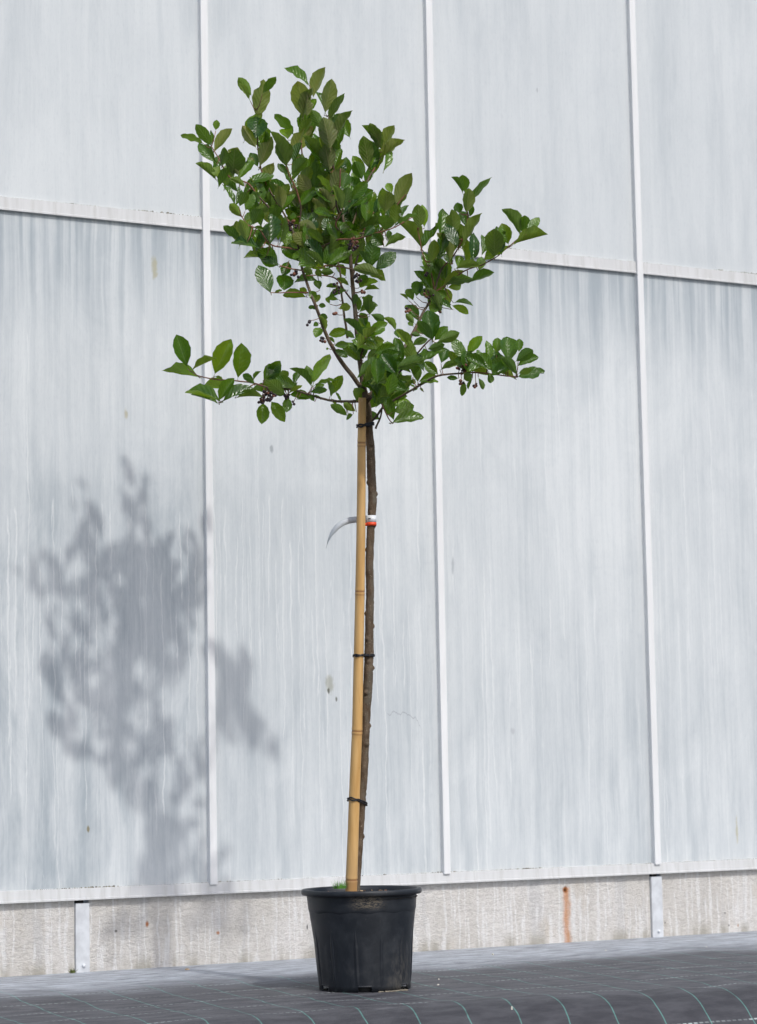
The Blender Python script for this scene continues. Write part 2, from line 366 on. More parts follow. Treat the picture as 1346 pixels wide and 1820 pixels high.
# ------------------------------------------------------------------ object helpers
def link(name, me, mats, parent=None, smooth=False):
    o = bpy.data.objects.new(name, me); C.objects.link(o)
    if mats is not None:
        for m in (mats if isinstance(mats, (list, tuple)) else (mats,)): me.materials.append(m)
    if smooth:
        for p in me.polygons: p.use_smooth = True
    if parent: o.parent = parent
    return o
def thing(name, label, cat, loc=(0, 0, 0), group=None):
    o = bpy.data.objects.new(name, None); C.objects.link(o); o.location = loc; o.empty_display_size = .1
    return tag(o, label, cat, group)
def tag(o, label, cat, group=None):
    o['label'] = label; o['category'] = cat
    if group: o['group'] = group
    return o
def pmesh(name, vs_, fs): 
    me = bpy.data.meshes.new(name); me.from_pydata([tuple(v) for v in vs_], [], fs); me.update(); return me
def box(name, x0, x1, y0, y1, z0, z1, m, parent=None, bevel=0):
    bm = bmesh.new(); bmesh.ops.create_cube(bm, size=1)
    for v in bm.verts: v.co = Vector(((x0 + x1) / 2 + v.co.x * (x1 - x0), (y0 + y1) / 2 + v.co.y * (y1 - y0), (z0 + z1) / 2 + v.co.z * (z1 - z0)))
    if bevel: bmesh.ops.bevel(bm, geom=bm.edges[:], offset=bevel, segments=2, affect='EDGES', profile=.6)
    me = bpy.data.meshes.new(name); bm.to_mesh(me); bm.free()
    return link(name, me, m, parent)
def frames(pts):
    T = []
    for i in range(len(pts)):
        a = pts[max(0, i - 1)]; b = pts[min(len(pts) - 1, i + 1)]; d = (b - a); T.append(d.normalized() if d.length > 1e-9 else Vector((0, 0, 1)))
    up = Vector((0, 0, 1)) if abs(T[0].z) < .9 else Vector((0, -1, 0))
    X = T[0].cross(up).normalized(); R = []
    for t in T:
        X = (X - t * X.dot(t)).normalized(); R.append((X, t.cross(X)))
    return R
def tube(VS, FS, pts, rad, n=8, cap=True):
    base = len(VS); fr = frames(pts)
    for i, p in enumerate(pts):
        r = rad[i] if isinstance(rad, (list, tuple)) else rad
        for k in range(n):
            a = 2 * math.pi * k / n; VS.append(p + fr[i][0] * (math.cos(a) * r) + fr[i][1] * (math.sin(a) * r))
    for i in range(len(pts) - 1):
        for k in range(n):
            q = base + i * n; FS.append((q + k, q + (k + 1) % n, q + n + (k + 1) % n, q + n + k))
    if cap:
        FS.append(tuple(base + k for k in reversed(range(n)))); q = base + (len(pts) - 1) * n; FS.append(tuple(q + k for k in range(n)))
def spline(pts, per=6, vals=None):
    "Catmull-Rom through the points"
    out = []; ov = []
    n = len(pts)
    for i in range(n - 1):
        p0 = pts[max(0, i - 1)]; p1 = pts[i]; p2 = pts[i + 1]; p3 = pts[min(n - 1, i + 2)]
        for k in range(per):
            t = k / per; out.append(.5 * ((2 * p1) + (p2 - p0) * t + (2 * p0 - 5 * p1 + 4 * p2 - p3) * t * t + (3 * p1 - p0 - 3 * p2 + p3) * t ** 3))
            if vals: ov.append(vals[i] + (vals[i + 1] - vals[i]) * t)
    out.append(pts[-1].copy())
    if vals: ov.append(vals[-1]); return out, ov
    return out
def sphere(VS, FS, c, r, seg=8, rings=5, squash=1.):
    b = len(VS); VS.append(c + Vector((0, 0, r * squash)))
    for i in range(1, rings):
        th = math.pi * i / rings
        for k in range(seg):
            a = 2 * math.pi * k / seg; VS.append(c + Vector((math.sin(th) * math.cos(a) * r, math.sin(th) * math.sin(a) * r, math.cos(th) * r * squash)))
    VS.append(c - Vector((0, 0, r * squash))); e = len(VS) - 1
    for k in range(seg): FS.append((b, b + 1 + k, b + 1 + (k + 1) % seg)); q = b + 1 + (rings - 2) * seg; FS.append((e, q + (k + 1) % seg, q + k))
    for i in range(rings - 2):
        q = b + 1 + i * seg
        for k in range(seg): FS.append((q + k, q + seg + k, q + seg + (k + 1) % seg, q + (k + 1) % seg))

# ------------------------------------------------------------------ ground
def ground():
    prof = []                                        # (y, z, arc)
    s = 0.; y = 8.; ys = [30., 8., 2., .6]
    for yy in ys: prof.append((yy, 0., yy))
    yy = .3
    while yy > -1.39: prof.append((yy, 0., yy)); yy -= .06
    prof.append((-1.39, 0., -1.39)); R = .26; a = 0.
    for k in range(1, 13):
        a = math.radians(58) * k / 12; prof.append((-1.39 - R * math.sin(a), -R * (1 - math.cos(a)), -1.39 - R * a))
    y0, z0, v0 = prof[-1]; R2 = .32
    for k in range(1, 11):
        b = math.radians(58) * (1 - k / 10)
        prof.append((y0 - R2 * (math.sin(a) - math.sin(b)), z0 - R2 * (math.cos(b) - math.cos(a)), v0 - R2 * (a - b)))
    y0, z0, v0 = prof[-1]
    for d in (.3, 1., 2.5, 5., 12., 30., 60.): prof.append((y0 - d, z0, v0 - d))
    xs = [-60., -30., -12., -6.] + [-3 + .1 * i for i in range(0, 71)] + [6., 12., 30., 60.]
    VS = []; FS = []; UV = []
    for i, (yy, zz, vv) in enumerate(prof):
        for xx in xs:
            dz = 0.
            if -3.5 < xx < 5 and -3 < yy < .3:
                dz = .006 * (mnoise.noise(Vector((xx * 2.1, yy * 3.0, 1.3)))) + .003 * mnoise.noise(Vector((xx * 7, yy * 9, 4)))
                dz *= min(1., max(0., (-.06 - yy) / .25)) if yy > -.31 else 1.
                dp = math.hypot(xx, yy + .946); dz *= min(1., max(0., (dp - .13) / .2))
                if yy < -1.35: dz *= 2.2; 
            ey = .03 * mnoise.noise(Vector((xx * .9, 0, 9))) if yy < -1.1 else 0.
            VS.append((xx, yy + ey, zz + dz)); UV.append((xx, vv))
    n = len(xs)
    for i in range(len(prof) - 1):
        for j in range(n - 1): FS.append((i * n + j, (i + 1) * n + j, (i + 1) * n + j + 1, i * n + j + 1))
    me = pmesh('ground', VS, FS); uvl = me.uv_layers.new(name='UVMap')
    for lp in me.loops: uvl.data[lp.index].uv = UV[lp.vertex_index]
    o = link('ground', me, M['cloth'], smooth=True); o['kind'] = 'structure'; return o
ground()

# ------------------------------------------------------------------ greenhouse
gh = thing('greenhouse', 'whitewashed greenhouse wall of tall panes between white bars, on a low stained concrete plinth', 'greenhouse', (0, 0, 0))
PITCH = .768; X0 = .025; COLS = range(-5, 9)
BARW = .023; BARD = .017; ZB0, ZB1 = .197, .229; ZR0, ZR1 = 2.112, 2.150; ZT = 4.05
# glass: face at y = 0 ; bars proud towards the camera
def pane_mesh(x0, x1, z0, z1):
    return box('pane', x0, x1, .0, .012, z0, z1, M['pane'], gh)
for c in COLS:
    x0 = X0 + c * PITCH + .004; x1 = x0 + PITCH - .008
    pane_mesh(x0, x1, ZB1 - .004, ZR0 + .006); pane_mesh(x0, x1, ZR1 - .006, ZT)
for c in list(COLS) + [max(COLS) + 1]:
    x = X0 + c * PITCH
    zb = .2235 + .001 * ((c * 7) % 3)
    bar = box('glazing_bar', x - BARW / 2, x + BARW / 2, -BARD, .0125, zb, ZT + .01, M['metal'], gh, .0022)
    # thin grey strip standing in for the shadow line left of the bar
    box('bar_shadow_strip', x - BARW / 2 - .002, x - BARW / 2 + .001, -.002, .004, zb + .01, ZT, M['galv'], bar)
xa = X0 + min(COLS) * PITCH - .03; xb = X0 + (max(COLS) + 1) * PITCH + .03
def strip(name, z0, z1, ytop, ybot, m, lip):
    "a sheet-metal rail, its face leaning out to a small lip at the bottom edge"
    prof = [(.010, z1 + .004), (ytop, z1), (ybot, z0 + .006), (ybot - lip, z0 + .0045), (ybot - lip, z0), (.010, z0)]
    VS = []; FS = []; N = 60
    for i in range(N + 1):
        x = xa + (xb - xa) * i / N
        for (y, z) in prof: VS.append((x, y + .0006 * mnoise.noise(Vector((x * 3, z, 0))), z))
    k = len(prof)
    for i in range(N):
        for j in range(k): FS.append((i * k + j, i * k + (j + 1) % k, (i + 1) * k + (j + 1) % k, (i + 1) * k + j))
    FS.append(tuple(range(k))); FS.append(tuple(N * k + j for j in reversed(range(k))))
    return link(name, pmesh(name, VS, FS), m, gh)
strip('rail', ZR0, ZR1, -.008, -.0095, M['sill'], .0022)
strip('sill', ZB0, ZB1, -.0095, -.0115, M['sill'], .0028)
def grime(z, y, seed, amount, x0, x1):
    VS = []; FS = []; rng = random.Random(seed)
    x = x0
    while x < x1:
        dn = mnoise.noise(Vector((x * 4.3, seed, 0))) + .6 * mnoise.noise(Vector((x * 23, seed, 3)))
        if dn > -amount:
            r = .0011 + .0028 * max(0, dn + .1) * rng.random() ** 1.5 * 1.8
            sphere(VS, FS, Vector((x, y - r * .3, z + r * .3)), r, 5, 3, .8)
            x += rng.uniform(.3, 1.6) * .006
        else: x += .01
    o = link('grime', pmesh('grime', VS, FS), M['dirt'], gh); o['kind'] = 'stuff'
grime(ZB1 + .0005, -.0045, 3, .30, -.9, 2.7); grime(ZR1 + .0005, -.0035, 8, .18, -.9, 3.2)
# plinth: slabs between steel posts
PP = [-4.23, -2.30, -.368, 1.562, 3.492, 5.42, 7.0]
PW = .0212
for a, b in zip([-6.2] + PP[:-1], PP):
    x0 = a + (PW if a > -6 else 0); x1 = b - PW
    VS = []; FS = []; nx = int((x1 - x0) / .03); nz = 7
    for i in range(nx + 1):
        for j in range(nz + 1):
            x = x0 + (x1 - x0) * i / nx; z = -.15 + (ZB0 + .012 + .15) * j / nz
            e = .0016 * mnoise.noise(Vector((x * 9, z * 14, 2)))
            if 0 < i < nx: e += .001 * mnoise.noise(Vector((x * 30, z * 30, 5)))
            VS.append((x, .006 + e, z))
    q = nz + 1
    for i in range(nx):
        for j in range(nz): FS.append((i * q + j, (i + 1) * q + j, (i + 1) * q + j + 1, i * q + j + 1))
    nb = len(VS); VS += [(x0, .16, -.15), (x1, .16, -.15), (x1, .16, ZB0 + .012), (x0, .16, ZB0 + .012)]
    A = 0; B = nx * q; D = nz; E_ = nx * q + nz
    FS += [(nb, nb + 3, nb + 2, nb + 1)]
    FS += [tuple([A + j for j in range(q)]) + (nb + 3, nb)]
    FS += [tuple([nb + 1, nb + 2]) + tuple(B + j for j in reversed(range(q)))]
    FS += [tuple(i * q + D for i in range(nx + 1)) + (nb + 2, nb + 3)]
    link('plinth_slab', pmesh('plinth_slab', VS, FS), M['plinth'], gh, smooth=False)
for i, x in enumerate(PP):
    post = box('plinth_post', x - PW + .001, x + PW - .001, -.0035, .09, -.12, ZB0 - .009, M['galv'], gh, .0015)
    post['label'] = 'short grey steel post let into the plinth'
    box('post_slot', x - PW + .006, x + PW - .016, .004, .02, ZB0 - .009, ZB0 - .0005, M['dark'], gh)
    VS = []; FS = []; sphere(VS, FS, Vector((x + .002, -.004, .018)), .006, 8, 5); link('bolt', pmesh('bolt', VS, FS), M['galv'], post, True)
# the rest of the house, beyond the picture
box('gutter', xa - .05, xb + .05, -.07, .06, ZT + .012, ZT + .16, M['metal'], gh, .004)
for nm, x in (('end_wall', xa - .02), ('end_wall', xb + .02)):
    box(nm, x - .01, x + .01, .02, 6.4, 0., ZT, M['pane'], gh)
VS = [(xa, .07, ZT + .1), (xb, .07, ZT + .1), (xb, 3.2, ZT + 1.4), (xa, 3.2, ZT + 1.4), (xb, 6.4, ZT + .1), (xa, 6.4, ZT + .1), (xa, 6.4, 0), (xb, 6.4, 0)]
link('roof', pmesh('roof', VS, [(0, 1, 2, 3), (3, 2, 4, 5), (5, 4, 7, 6), (0, 3, 5), (1, 4, 2)]), M['roof'], gh)

# ------------------------------------------------------------------ pot
pot_c = Vector((0, -.9459, 0.)); 
top_c = P(642.5, 1581, 6.0)
axis = (Vector((top_c.x, top_c.y, top_c.z)) - pot_c)
axis = Vector((0, 0, 1))
H = .2465
pot = thing('plant_pot', 'ribbed black plastic pot holding the young tree, muddy smear below its rim', 'plant pot', pot_c)
rotq = Vector((0, 0, 1)).rotation_difference(axis)
NA = 360
def fl(a): # fluting of the body
    f = (a / (2 * math.pi) * 12) % 1.
    d = min(f, 1 - f); return max(0., 1 - d / .075)
def potpt(r, z, a): return Vector((r * math.cos(a) - .0185 * z * .875, r * math.sin(a) + .0185 * z * .48, z))
rows = [] # (z, r, flute)
prof = [(0, .1135, 0), (.0145, .1144, 0), (.017, .1146, .3), (.04, .1165, 1), (.08, .1195, 1), (.12, .1224, 1), (.16, .1254, 1), (.180, .1269, 1), (.186, .1275, .5), (.1885, .1290, 0), (.1915, .1318, 0), (.196, .1338, 0),
        (.200, .1344, 0), (.215, .1356, 0), (.228, .1368, 0), (.2315, .1372, 0), (.2325, .1400, 0), (.2325, .1462, 0), (.2335, .1488, 0), (.237, .1502, 0), (.2425, .1502, 0), (.2455, .1490, 0), (H, .1465, 0), (.2462, .1420, 0), (.244, .1395, 0), (.236, .1370, 0),
        (.20, .1335, 0), (.1, .120, 0), (.012, .112, 0)]
VS = []; FS = []
NOTCH = [math.radians(d) for d in range(0, 360, 45)]
ORI = math.radians(-118.5)  # towards the camera
def notch(a):
    for k in range(6):
        d = (a - ORI - k * math.pi / 3 + math.pi) % (2 * math.pi) - math.pi
        if abs(d) < .155: return True
    return False
NK = [notch(2 * math.pi * (k + .5) / NA) for k in range(NA)]
for (z, r, f) in prof:
    for k in range(NA):
        a = 2 * math.pi * k / NA
        rr = r + f * .0034 * fl(a + .13) + (0.0005 * f * math.cos(a * 24))
        zz = z
        if z == .1885 or z == .1915: zz -= .003 * abs(math.sin(a * 6 + .8)) ** 3
        VS.append(potpt(rr, zz, a))
for i in range(len(prof) - 1):
    for k in range(NA):
        if i == 0 and NK[k]: continue
        FS.append((i * NA + k, i * NA + (k + 1) % NA, (i + 1) * NA + (k + 1) % NA, (i + 1) * NA + k))
nrow = len(prof)
# wall thickness round the drain openings, and the floor of the pot, 16 mm up
b0 = len(VS)
for z in (0., .0145):
    for k in range(NA): VS.append(potpt(.1112, z, 2 * math.pi * k / NA))
for k in range(NA):
    k2 = (k + 1) % NA
    if not NK[k]: FS += [(k, b0 + k, b0 + k2, k2), (b0 + k, b0 + NA + k, b0 + NA + k2, b0 + k2)]
    else: FS.append((NA + k, NA + k2, b0 + NA + k2, b0 + NA + k))
    if NK[k] != NK[k - 1]: FS.append((k, NA + k, b0 + NA + k, b0 + k))
b1 = len(VS)
for k in range(NA): VS.append(potpt(.1112, .016, 2 * math.pi * k / NA))
for k in range(NA): FS.append((b0 + NA + k, b1 + k, b1 + (k + 1) % NA, b0 + NA + (k + 1) % NA))
FS.append(tuple(b1 + k for k in range(NA)))
b2 = len(VS)  # inner ring below the floor, added to block light through the drain openings
for z in (0.0005, .0165):
    for k in range(NA): VS.append(potpt(.088, z, 2 * math.pi * k / NA))
for k in range(NA): FS.append((b2 + k, b2 + (k + 1) % NA, b2 + NA + (k + 1) % NA, b2 + NA + k))
link('shell', pmesh('shell', VS, FS), M['pot'], pot, True)
# soil
SZ = .2345
VS = []; FS = []
rr_ = [0, .02, .04, .06, .08, .10, .115, .128, .1365]
VS.append(rotq @ Vector((0, 0, SZ)))
for r in rr_[1:]:
    for k in range(48):
        a = 2 * math.pi * k / 48; p = Vector((r * math.cos(a), r * math.sin(a), 0))
        z = SZ - .003 - (.006 if r > .12 else 0) + .004 * mnoise.noise(p * 40) + .003 * mnoise.noise(p * 110)
        d = math.hypot(p.x + .030, p.y + .01); z += .005 * math.exp(-(d / .04) ** 2)
        VS.append(rotq @ Vector((p.x, p.y, z)))
for k in range(48): FS.append((0, 1 + k, 1 + (k + 1) % 48))
for i in range(len(rr_) - 2):
    for k in range(48): q = 1 + i * 48; FS.append((q + k, q + 48 + k, q + 48 + (k + 1) % 48, q + (k + 1) % 48))
link('soil', pmesh('soil', VS, FS), M['soil'], pot, True)
VS = []; FS = []; rng = random.Random(5)
for _ in range(170):
    a = rng.uniform(0, 6.283); r = .13 * math.sqrt(rng.random()); s = rng.uniform(.0012, .0042)
    c = rotq @ Vector((r * math.cos(a), r * math.sin(a), SZ + .0005)); b = len(VS)
    M3 = Matrix.Rotation(rng.uniform(0, 6), 3, 'Z') @ Matrix.Rotation(rng.uniform(-.8, .8), 3, 'X')
    for (x, y, z) in ((-1, -.5, -.3), (1, -.5, -.3), (1, .5, -.3), (-1, .5, -.3), (-.8, -.4, .3), (.8, -.4, .3), (.8, .4, .3), (-.8, .4, .3)): VS.append(c + M3 @ (Vector((x * rng.uniform(.7, 1.3), y, z)) * s))
    for f in ((0, 3, 2, 1), (4, 5, 6, 7), (0, 1, 5, 4), (1, 2, 6, 5), (2, 3, 7, 6), (3, 0, 4, 7)): FS.append(tuple(b + q for q in f))
o = link('bark_chips', pmesh('bark_chips', VS, FS), None, pot); o['kind'] = 'stuff'
o.data.materials.append(M['chip']); o.data.materials.append(M['soil']); o.data.materials.append(M['twig'])
for p in o.data.polygons: p.material_index = (0, 1, 2, 0, 1)[(p.index // 6) % 5]
# mud at the foot of the pot
VS = []; FS = []
for k in range(60):
    a = -1.85 + rng.random() * .8; r = .1165 + rng.uniform(-.002, .005); s = rng.uniform(.0015, .004)
    sphere(VS, FS, Vector((r * math.cos(a), r * math.sin(a), .001)), s, 6, 4, .5)
for k in range(14):
    a = rng.uniform(0, 6.28); sphere(VS, FS, Vector((.046 + .009 * math.cos(a), -.112 + .008 * math.sin(a), .001)), .004, 6, 4, .5)
o = link('mud_crumbs', pmesh('mud_crumbs', VS, FS), simple('dried_mud', (.24, .21, .16), .95, .25, 90), pot); o['kind'] = 'stuff'
# grass tuft on the soil
gt_c = P(604, 1577, 5.95)
gt = thing('grass_tuft', 'small bright green grass tuft on the soil left of the cane', 'grass', gt_c)
VS = []; FS = []
for k in range(95):
    a = rng.uniform(0, 6.28); r = .016 * math.sqrt(rng.random()); L = rng.uniform(.008, .022) * (1.35 if r < .006 else 1)
    b = Vector((r * math.cos(a) * 1.3, r * math.sin(a), -.003)); lean = Vector((math.cos(a), math.sin(a), 0)) * L * rng.uniform(.15, .7) + Vector((rng.uniform(-.2, .2), 0, 0)) * L
    w = Vector((math.cos(a + 1.57), math.sin(a + 1.57), 0)) * .0009; q = len(VS)
    for t in (0, .5, 1.):
        c = b + Vector((0, 0, 1)) * L * t + lean * t * t; VS += [c - w * (1 - t * .9), c + w * (1 - t * .9)]
    FS += [(q, q + 1, q + 3, q + 2), (q + 2, q + 3, q + 5, q + 4)]
link('blades', pmesh('blades', VS, FS), M['grass'], gt)['kind'] = 'stuff'

# ------------------------------------------------------------------ bamboo cane
PXM = 6.0 / F
def path(pts, d0, d1=None, dd=None):
    n = len(pts); return [P(p[0], p[1], (d0 if d1 is None else d0 + (d1 - d0) * i / (n - 1))) for i, p in enumerate(pts)]
cane_px = [(624.5, 1592), (625, 1562), (628, 1480), (631, 1390), (635, 1298), (637, 1200), (639, 1100), (640, 1050), (641.5, 960), (642.5, 870), (643, 786), (644, 720), (644.3, 704)]
cane_w = [21, 21, 20, 19.4, 18.6, 18, 17.2, 17, 16.2, 15.6, 15, 14, 13.7]
def cane_at(py):
    for i in range(len(cane_px) - 1):
        if cane_px[i + 1][1] <= py <= cane_px[i][1]:
            t = (cane_px[i][1] - py) / (cane_px[i][1] - cane_px[i + 1][1])
            return cane_px[i][0] * (1 - t) + cane_px[i + 1][0] * t, cane_w[i] * (1 - t) + cane_w[i + 1] * t
DC = 5.972
pts = []; rad = []; ring = []
nodes_y = [786, 1050, 1298, 1562]
y = 1592.
while y >= 704:
    x, w = cane_at(y); r = w / 2 * PXM; g = 0.
    for ny in nodes_y:
        d = y - ny
        if abs(d) < 14: r *= 1 + .045 * math.exp(-(d / 5.) ** 2) + .03 * math.exp(-((d - 5) / 2.) ** 2) - .05 * math.exp(-((d - 1.) / 1.6) ** 2); 
        g = max(g, math.exp(-((d - 1) / 1.5) ** 2), .55 * math.exp(-((d - 7) / 1.6) ** 2), (.35 if ny == 1562 and d > 0 else 0))
    pts.append(P(x, y, DC)); rad.append(r); ring.append(g)
    y -= 1.5 if any(abs(y - ny) < 14 for ny in nodes_y) else 8
VS = []; FS = []; tube(VS, FS, pts, rad, 20)
cane = link('bamboo_cane', pmesh('bamboo_cane', VS, FS), M['cane'], None, True)
tag(cane, 'straight yellow bamboo cane tied to the left of the trunk as a stake', 'stake')
att = cane.data.attributes.new('ring', 'FLOAT', 'POINT')
for i in range(len(pts)):
    for k in range(20): att.data[i * 20 + k].value = min(1, ring[i])

# ------------------------------------------------------------------ tree
DT = 5.992
trunk_px = [(632, 1592, 17), (634, 1560, 15), (638, 1500, 15.5), (643, 1420, 16), (646, 1380, 15.5), (648.5, 1330, 16), (651, 1260, 17), (653.5, 1230, 17), (656, 1170, 17), (656.5, 1120, 15.5), (658, 1060, 14.8), (657, 1000, 14.6),
            (659.5, 940, 14.6), (661.5, 905, 15), (662.5, 880, 15.5), (660, 840, 15.5), (659, 800, 15.5), (656.5, 765, 13.5), (656, 740, 12.5), (652, 712, 12), (646, 690, 11.5)]
tree = thing('young_chokeberry_tree', 'young standard tree with glossy green leaves and dark berries growing in the black pot', 'tree', P(632, 1585, DT))
tb = tree.location.copy()
bpy.context.view_layer.update()
P0 = tb
def L(p): return p - P0
pts = [L(P(x, y, DT)) for x, y, w in trunk_px]
sp, sv = spline(pts, 24, [w / 2 * PXM for x, y, w in trunk_px])
VS = []; FS = []; NS = 18
knots = [(659, 912, .5, 0), (668, 878, 1.2, 1), (669, 935, .9, 1), (652, 977, 1.0, -1), (661, 1070, 1.0, 1), (650, 1055 + 35, .9, -1), (665, 1113, 1., 1), (652, 1135, 1.3, 0), (663, 1187, 1.5, 1), (651, 1231, 2.2, -.2), (657, 1290, 1.4, .8), (653, 1323, 1.9, .1),
         (655, 1412, .9, 1), (640, 1460, 1.0, 0), (646, 1487, 1., 1), (661, 790, 1.4, .3), (653, 858, .8, -1), (637, 1520, .8, .2), (655, 1176, 1.2, -.2)]
tube(VS, FS, sp, sv, NS)
KP = [(L(P(x, y, DT - .009 if abs(s) < .6 else DT)), k) for x, y, k, s in knots]
for i in range(len(VS)):
    c = sp[min(len(sp) - 1, i // NS)]; d = VS[i] - c; n = d.normalized()
    e = .0010 * mnoise.noise(VS[i] * 45) + .0005 * mnoise.noise(VS[i] * 160)
    for kp, k in KP:
        q = (VS[i] - kp).length
        if q < .02: e += .0034 * k * math.exp(-(q / .0050) ** 2) - .0010 * k * math.exp(-((q - .0085) / .0025) ** 2)
    VS[i] = VS[i] + n * e
link('trunk', pmesh('trunk', VS, FS), M['bark'], tree, True)

# branches: pixel polyline with depth offset (m, + = away from the camera) and width (px)
BR = [
 ('main',  [(646, 690, 0, 11), (640, 640, .01, 9.5), (636, 600, .03, 9), (632, 560, .04, 8.5), (626, 500, .05, 7.5), (622, 450, .05, 6.5), (612, 400, .05, 5.5), (601, 340, .05, 4.5), (592, 290, .03, 3.6), (588, 250, .02, 2.8), (575, 210, .02, 2)]),
 ('left',  [(644, 692, 0, 9), (622, 662, -.02, 8.5), (602, 636, -.04, 8), (583, 602, -.05, 7), (569, 565, -.05, 6.2), (556, 530, -.04, 5.6), (544, 498, -.02, 5.2), (536, 470, 0, 5), (528, 430, .02, 4.4), (505, 380, .05, 3.8), (478, 335, .08, 3.2), (464, 300, .09, 3), (459, 262, .10, 2.8), (456, 225, .10, 2.6), (456, 196, .10, 2.2)]),
 ('low_left', [(648, 712, .005, 6), (622, 714, .02, 5.2), (585, 711, .04, 4.6), (552, 702, .06, 4.2), (520, 692, .08, 4), (480, 690, .09, 3.4), (450, 681, .10, 3), (420, 677, .11, 2.6), (385, 674, .11, 2.4), (355, 669, .11, 2.2), (340, 660, .11, 1.8)]),
 ('low_left_b', [(452, 683, .10, 2.4), (430, 695, .08, 2.2), (405, 708, .07, 2), (390, 715, .06, 1.8)]),
 ('right', [(652, 706, 0, 7), (668, 690, .01, 6.5), (686, 662, .03, 6), (704, 640, .06, 6), (722, 612, .09, 6), (738, 585, .12, 5.6), (750, 560, .14, 5.2), (764, 535, .16, 4.6), (773, 515, .17, 4), (784, 480, .15, 3.4), (800, 462, .14, 3), (815, 440, .13, 2.6), (828, 410, .12, 2.4), (832, 380, .12, 2)]),
 ('right_b', [(768, 522, .165, 3), (790, 508, .16, 2.8), (825, 482, .13, 2.6), (858, 470, .10, 2.4), (880, 458, .08, 2.2), (905, 438, .07, 2.2), (922, 424, .06, 1.8)]),
 ('right_c', [(772, 518, .17, 3), (768, 490, .16, 2.6), (757, 465, .15, 2.4), (750, 445, .15, 2.2), (745, 420, .15, 2), (742, 405, .15, 1.6)]),
 ('low_right', [(654, 752, .005, 5), (668, 742, -.01, 4.6), (684, 722, -.03, 4.4), (720, 700, -.05, 4.2), (752, 682, -.07, 4), (778, 668, -.09, 3.8), (810, 664, -.11, 3.4), (840, 662, -.13, 3), (870, 664, -.14, 2.6), (895, 668, -.15, 2.4), (918, 669, -.16, 2)]),
 ('front_right', [(650, 712, -.01, 5), (680, 690, -.05, 4.4), (703, 668, -.10, 4), (722, 650, -.15, 3.6), (745, 625, -.20, 3.2), (760, 608, -.22, 2.8), (768, 602, -.22, 2)]),
 ('front_up', [(640, 640, .0, 4), (648, 610, -.03, 3.4), (652, 598, -.05, 2.6)]),
 ('spray', [(654, 715, -.01, 4), (668, 700, -.04, 3), (678, 715, -.07, 2.6), (690, 742, -.08, 2.2), (698, 753, -.09, 1.8)]),
 ('twig_up_right', [(620, 440, .05, 4), (640, 415, .02, 3.6), (660, 418, 0, 3.2), (685, 402, -.02, 2.8), (705, 366, -.03, 2.4), (722, 345, -.03, 1.8)]),
 ('twig_side', [(575, 438, -.03, 3.6), (600, 426, -.06, 3.2), (632, 425, -.08, 3), (668, 415, -.10, 2.6), (700, 405, -.11, 2.2), (735, 385, -.11, 1.8)]),
 ('upper_right', [(618, 420, .05, 4), (632, 385, .08, 3.6), (645, 340, .14, 3.4), (655, 318, .19, 3.4), (664, 302, .22, 3.2), (675, 284, .24, 3), (677, 268, .25, 2.2)]),
 ('upper_mid', [(604, 380, .05, 4), (598, 360, -.02, 3.4), (604, 330, -.05, 3), (606, 300, -.06, 2.6)]),
 ('mid_centre', [(615, 420, .04, 4), (602, 408, -.05, 3.4), (598, 395, -.07, 3), (610, 370, -.08, 2.6), (612, 350, -.09, 2)]),
 ('peak', [(560, 400, .05, 4), (553, 365, .09, 3.4), (545, 320, .13, 3.2), (538, 280, .17, 3), (535, 245, .19, 3), (538, 210, .20, 2.6), (540, 195, .20, 2)]),
 ('upper_left', [(528, 430, .01, 4), (535, 375, -.01, 3.4), (528, 340, -.03, 3), (515, 312, -.04, 2.6), (508, 292, -.05, 2.2)]),
 ('peak_right', [(594, 300, .04, 3), (586, 262, .02, 2.6), (588, 240, .02, 2.2), (584, 205, .04, 1.8)]),
 ('left_arm', [(500, 400, .05, 4), (478, 368, .03, 3.6), (462, 352, .02, 3.2), (440, 325, .01, 3), (412, 318, .0, 2.6), (398, 298, -.01, 2.4), (385, 275, -.01, 2.2), (376, 260, -.01, 1.8)]),
 ('left_side', [(536, 445, .0, 3.6), (505, 440, -.04, 3), (480, 434, -.06, 2.8), (462, 410, -.07, 2.4), (442, 400, -.08, 2.2), (430, 385, -.08, 1.8)]),
 ('left_side_b', [(540, 480, .0, 3.2), (520, 478, -.03, 2.6), (498, 472, -.05, 2.2)]),
 ('fruit_twig', [(548, 520, -.03, 2.8), (520, 520, -.06, 2.2), (498, 520, -.07, 2), (482, 520, -.08, 1.6)]),
 ('inner', [(630, 540, .05, 4), (612, 515, 0, 3), (597, 495, -.03, 2.6), (575, 490, -.04, 2.2), (545, 490, -.05, 1.8)]),
 ('centre_front', [(634, 470, .04, 4), (655, 475, -.01, 3.2), (664, 480, -.05, 2.8)]),
 ('centre_low', [(632, 480, .02, 4), (604, 474, -.04, 3), (578, 472, -.07, 2.6)]),
 ('second_stem', [(618, 600, .04, 5), (612, 560, .07, 4.4), (607, 520, .09, 4), (604, 480, .10, 3.6), (590, 430, .12, 3), (560, 380, .14, 2.4), (520, 330, .16, 2)]),
 ('rear', [(625, 500, .06, 4.4), (640, 440, .12, 3.6), (655, 390, .17, 3), (690, 350, .2, 2.4)]),
 ('stub', [(668, 762, 0, 4), (678, 738, 0, 3.4), (682, 718, -.01, 3), (700, 706, -.02, 2.2)]),
]
branch_pts = []
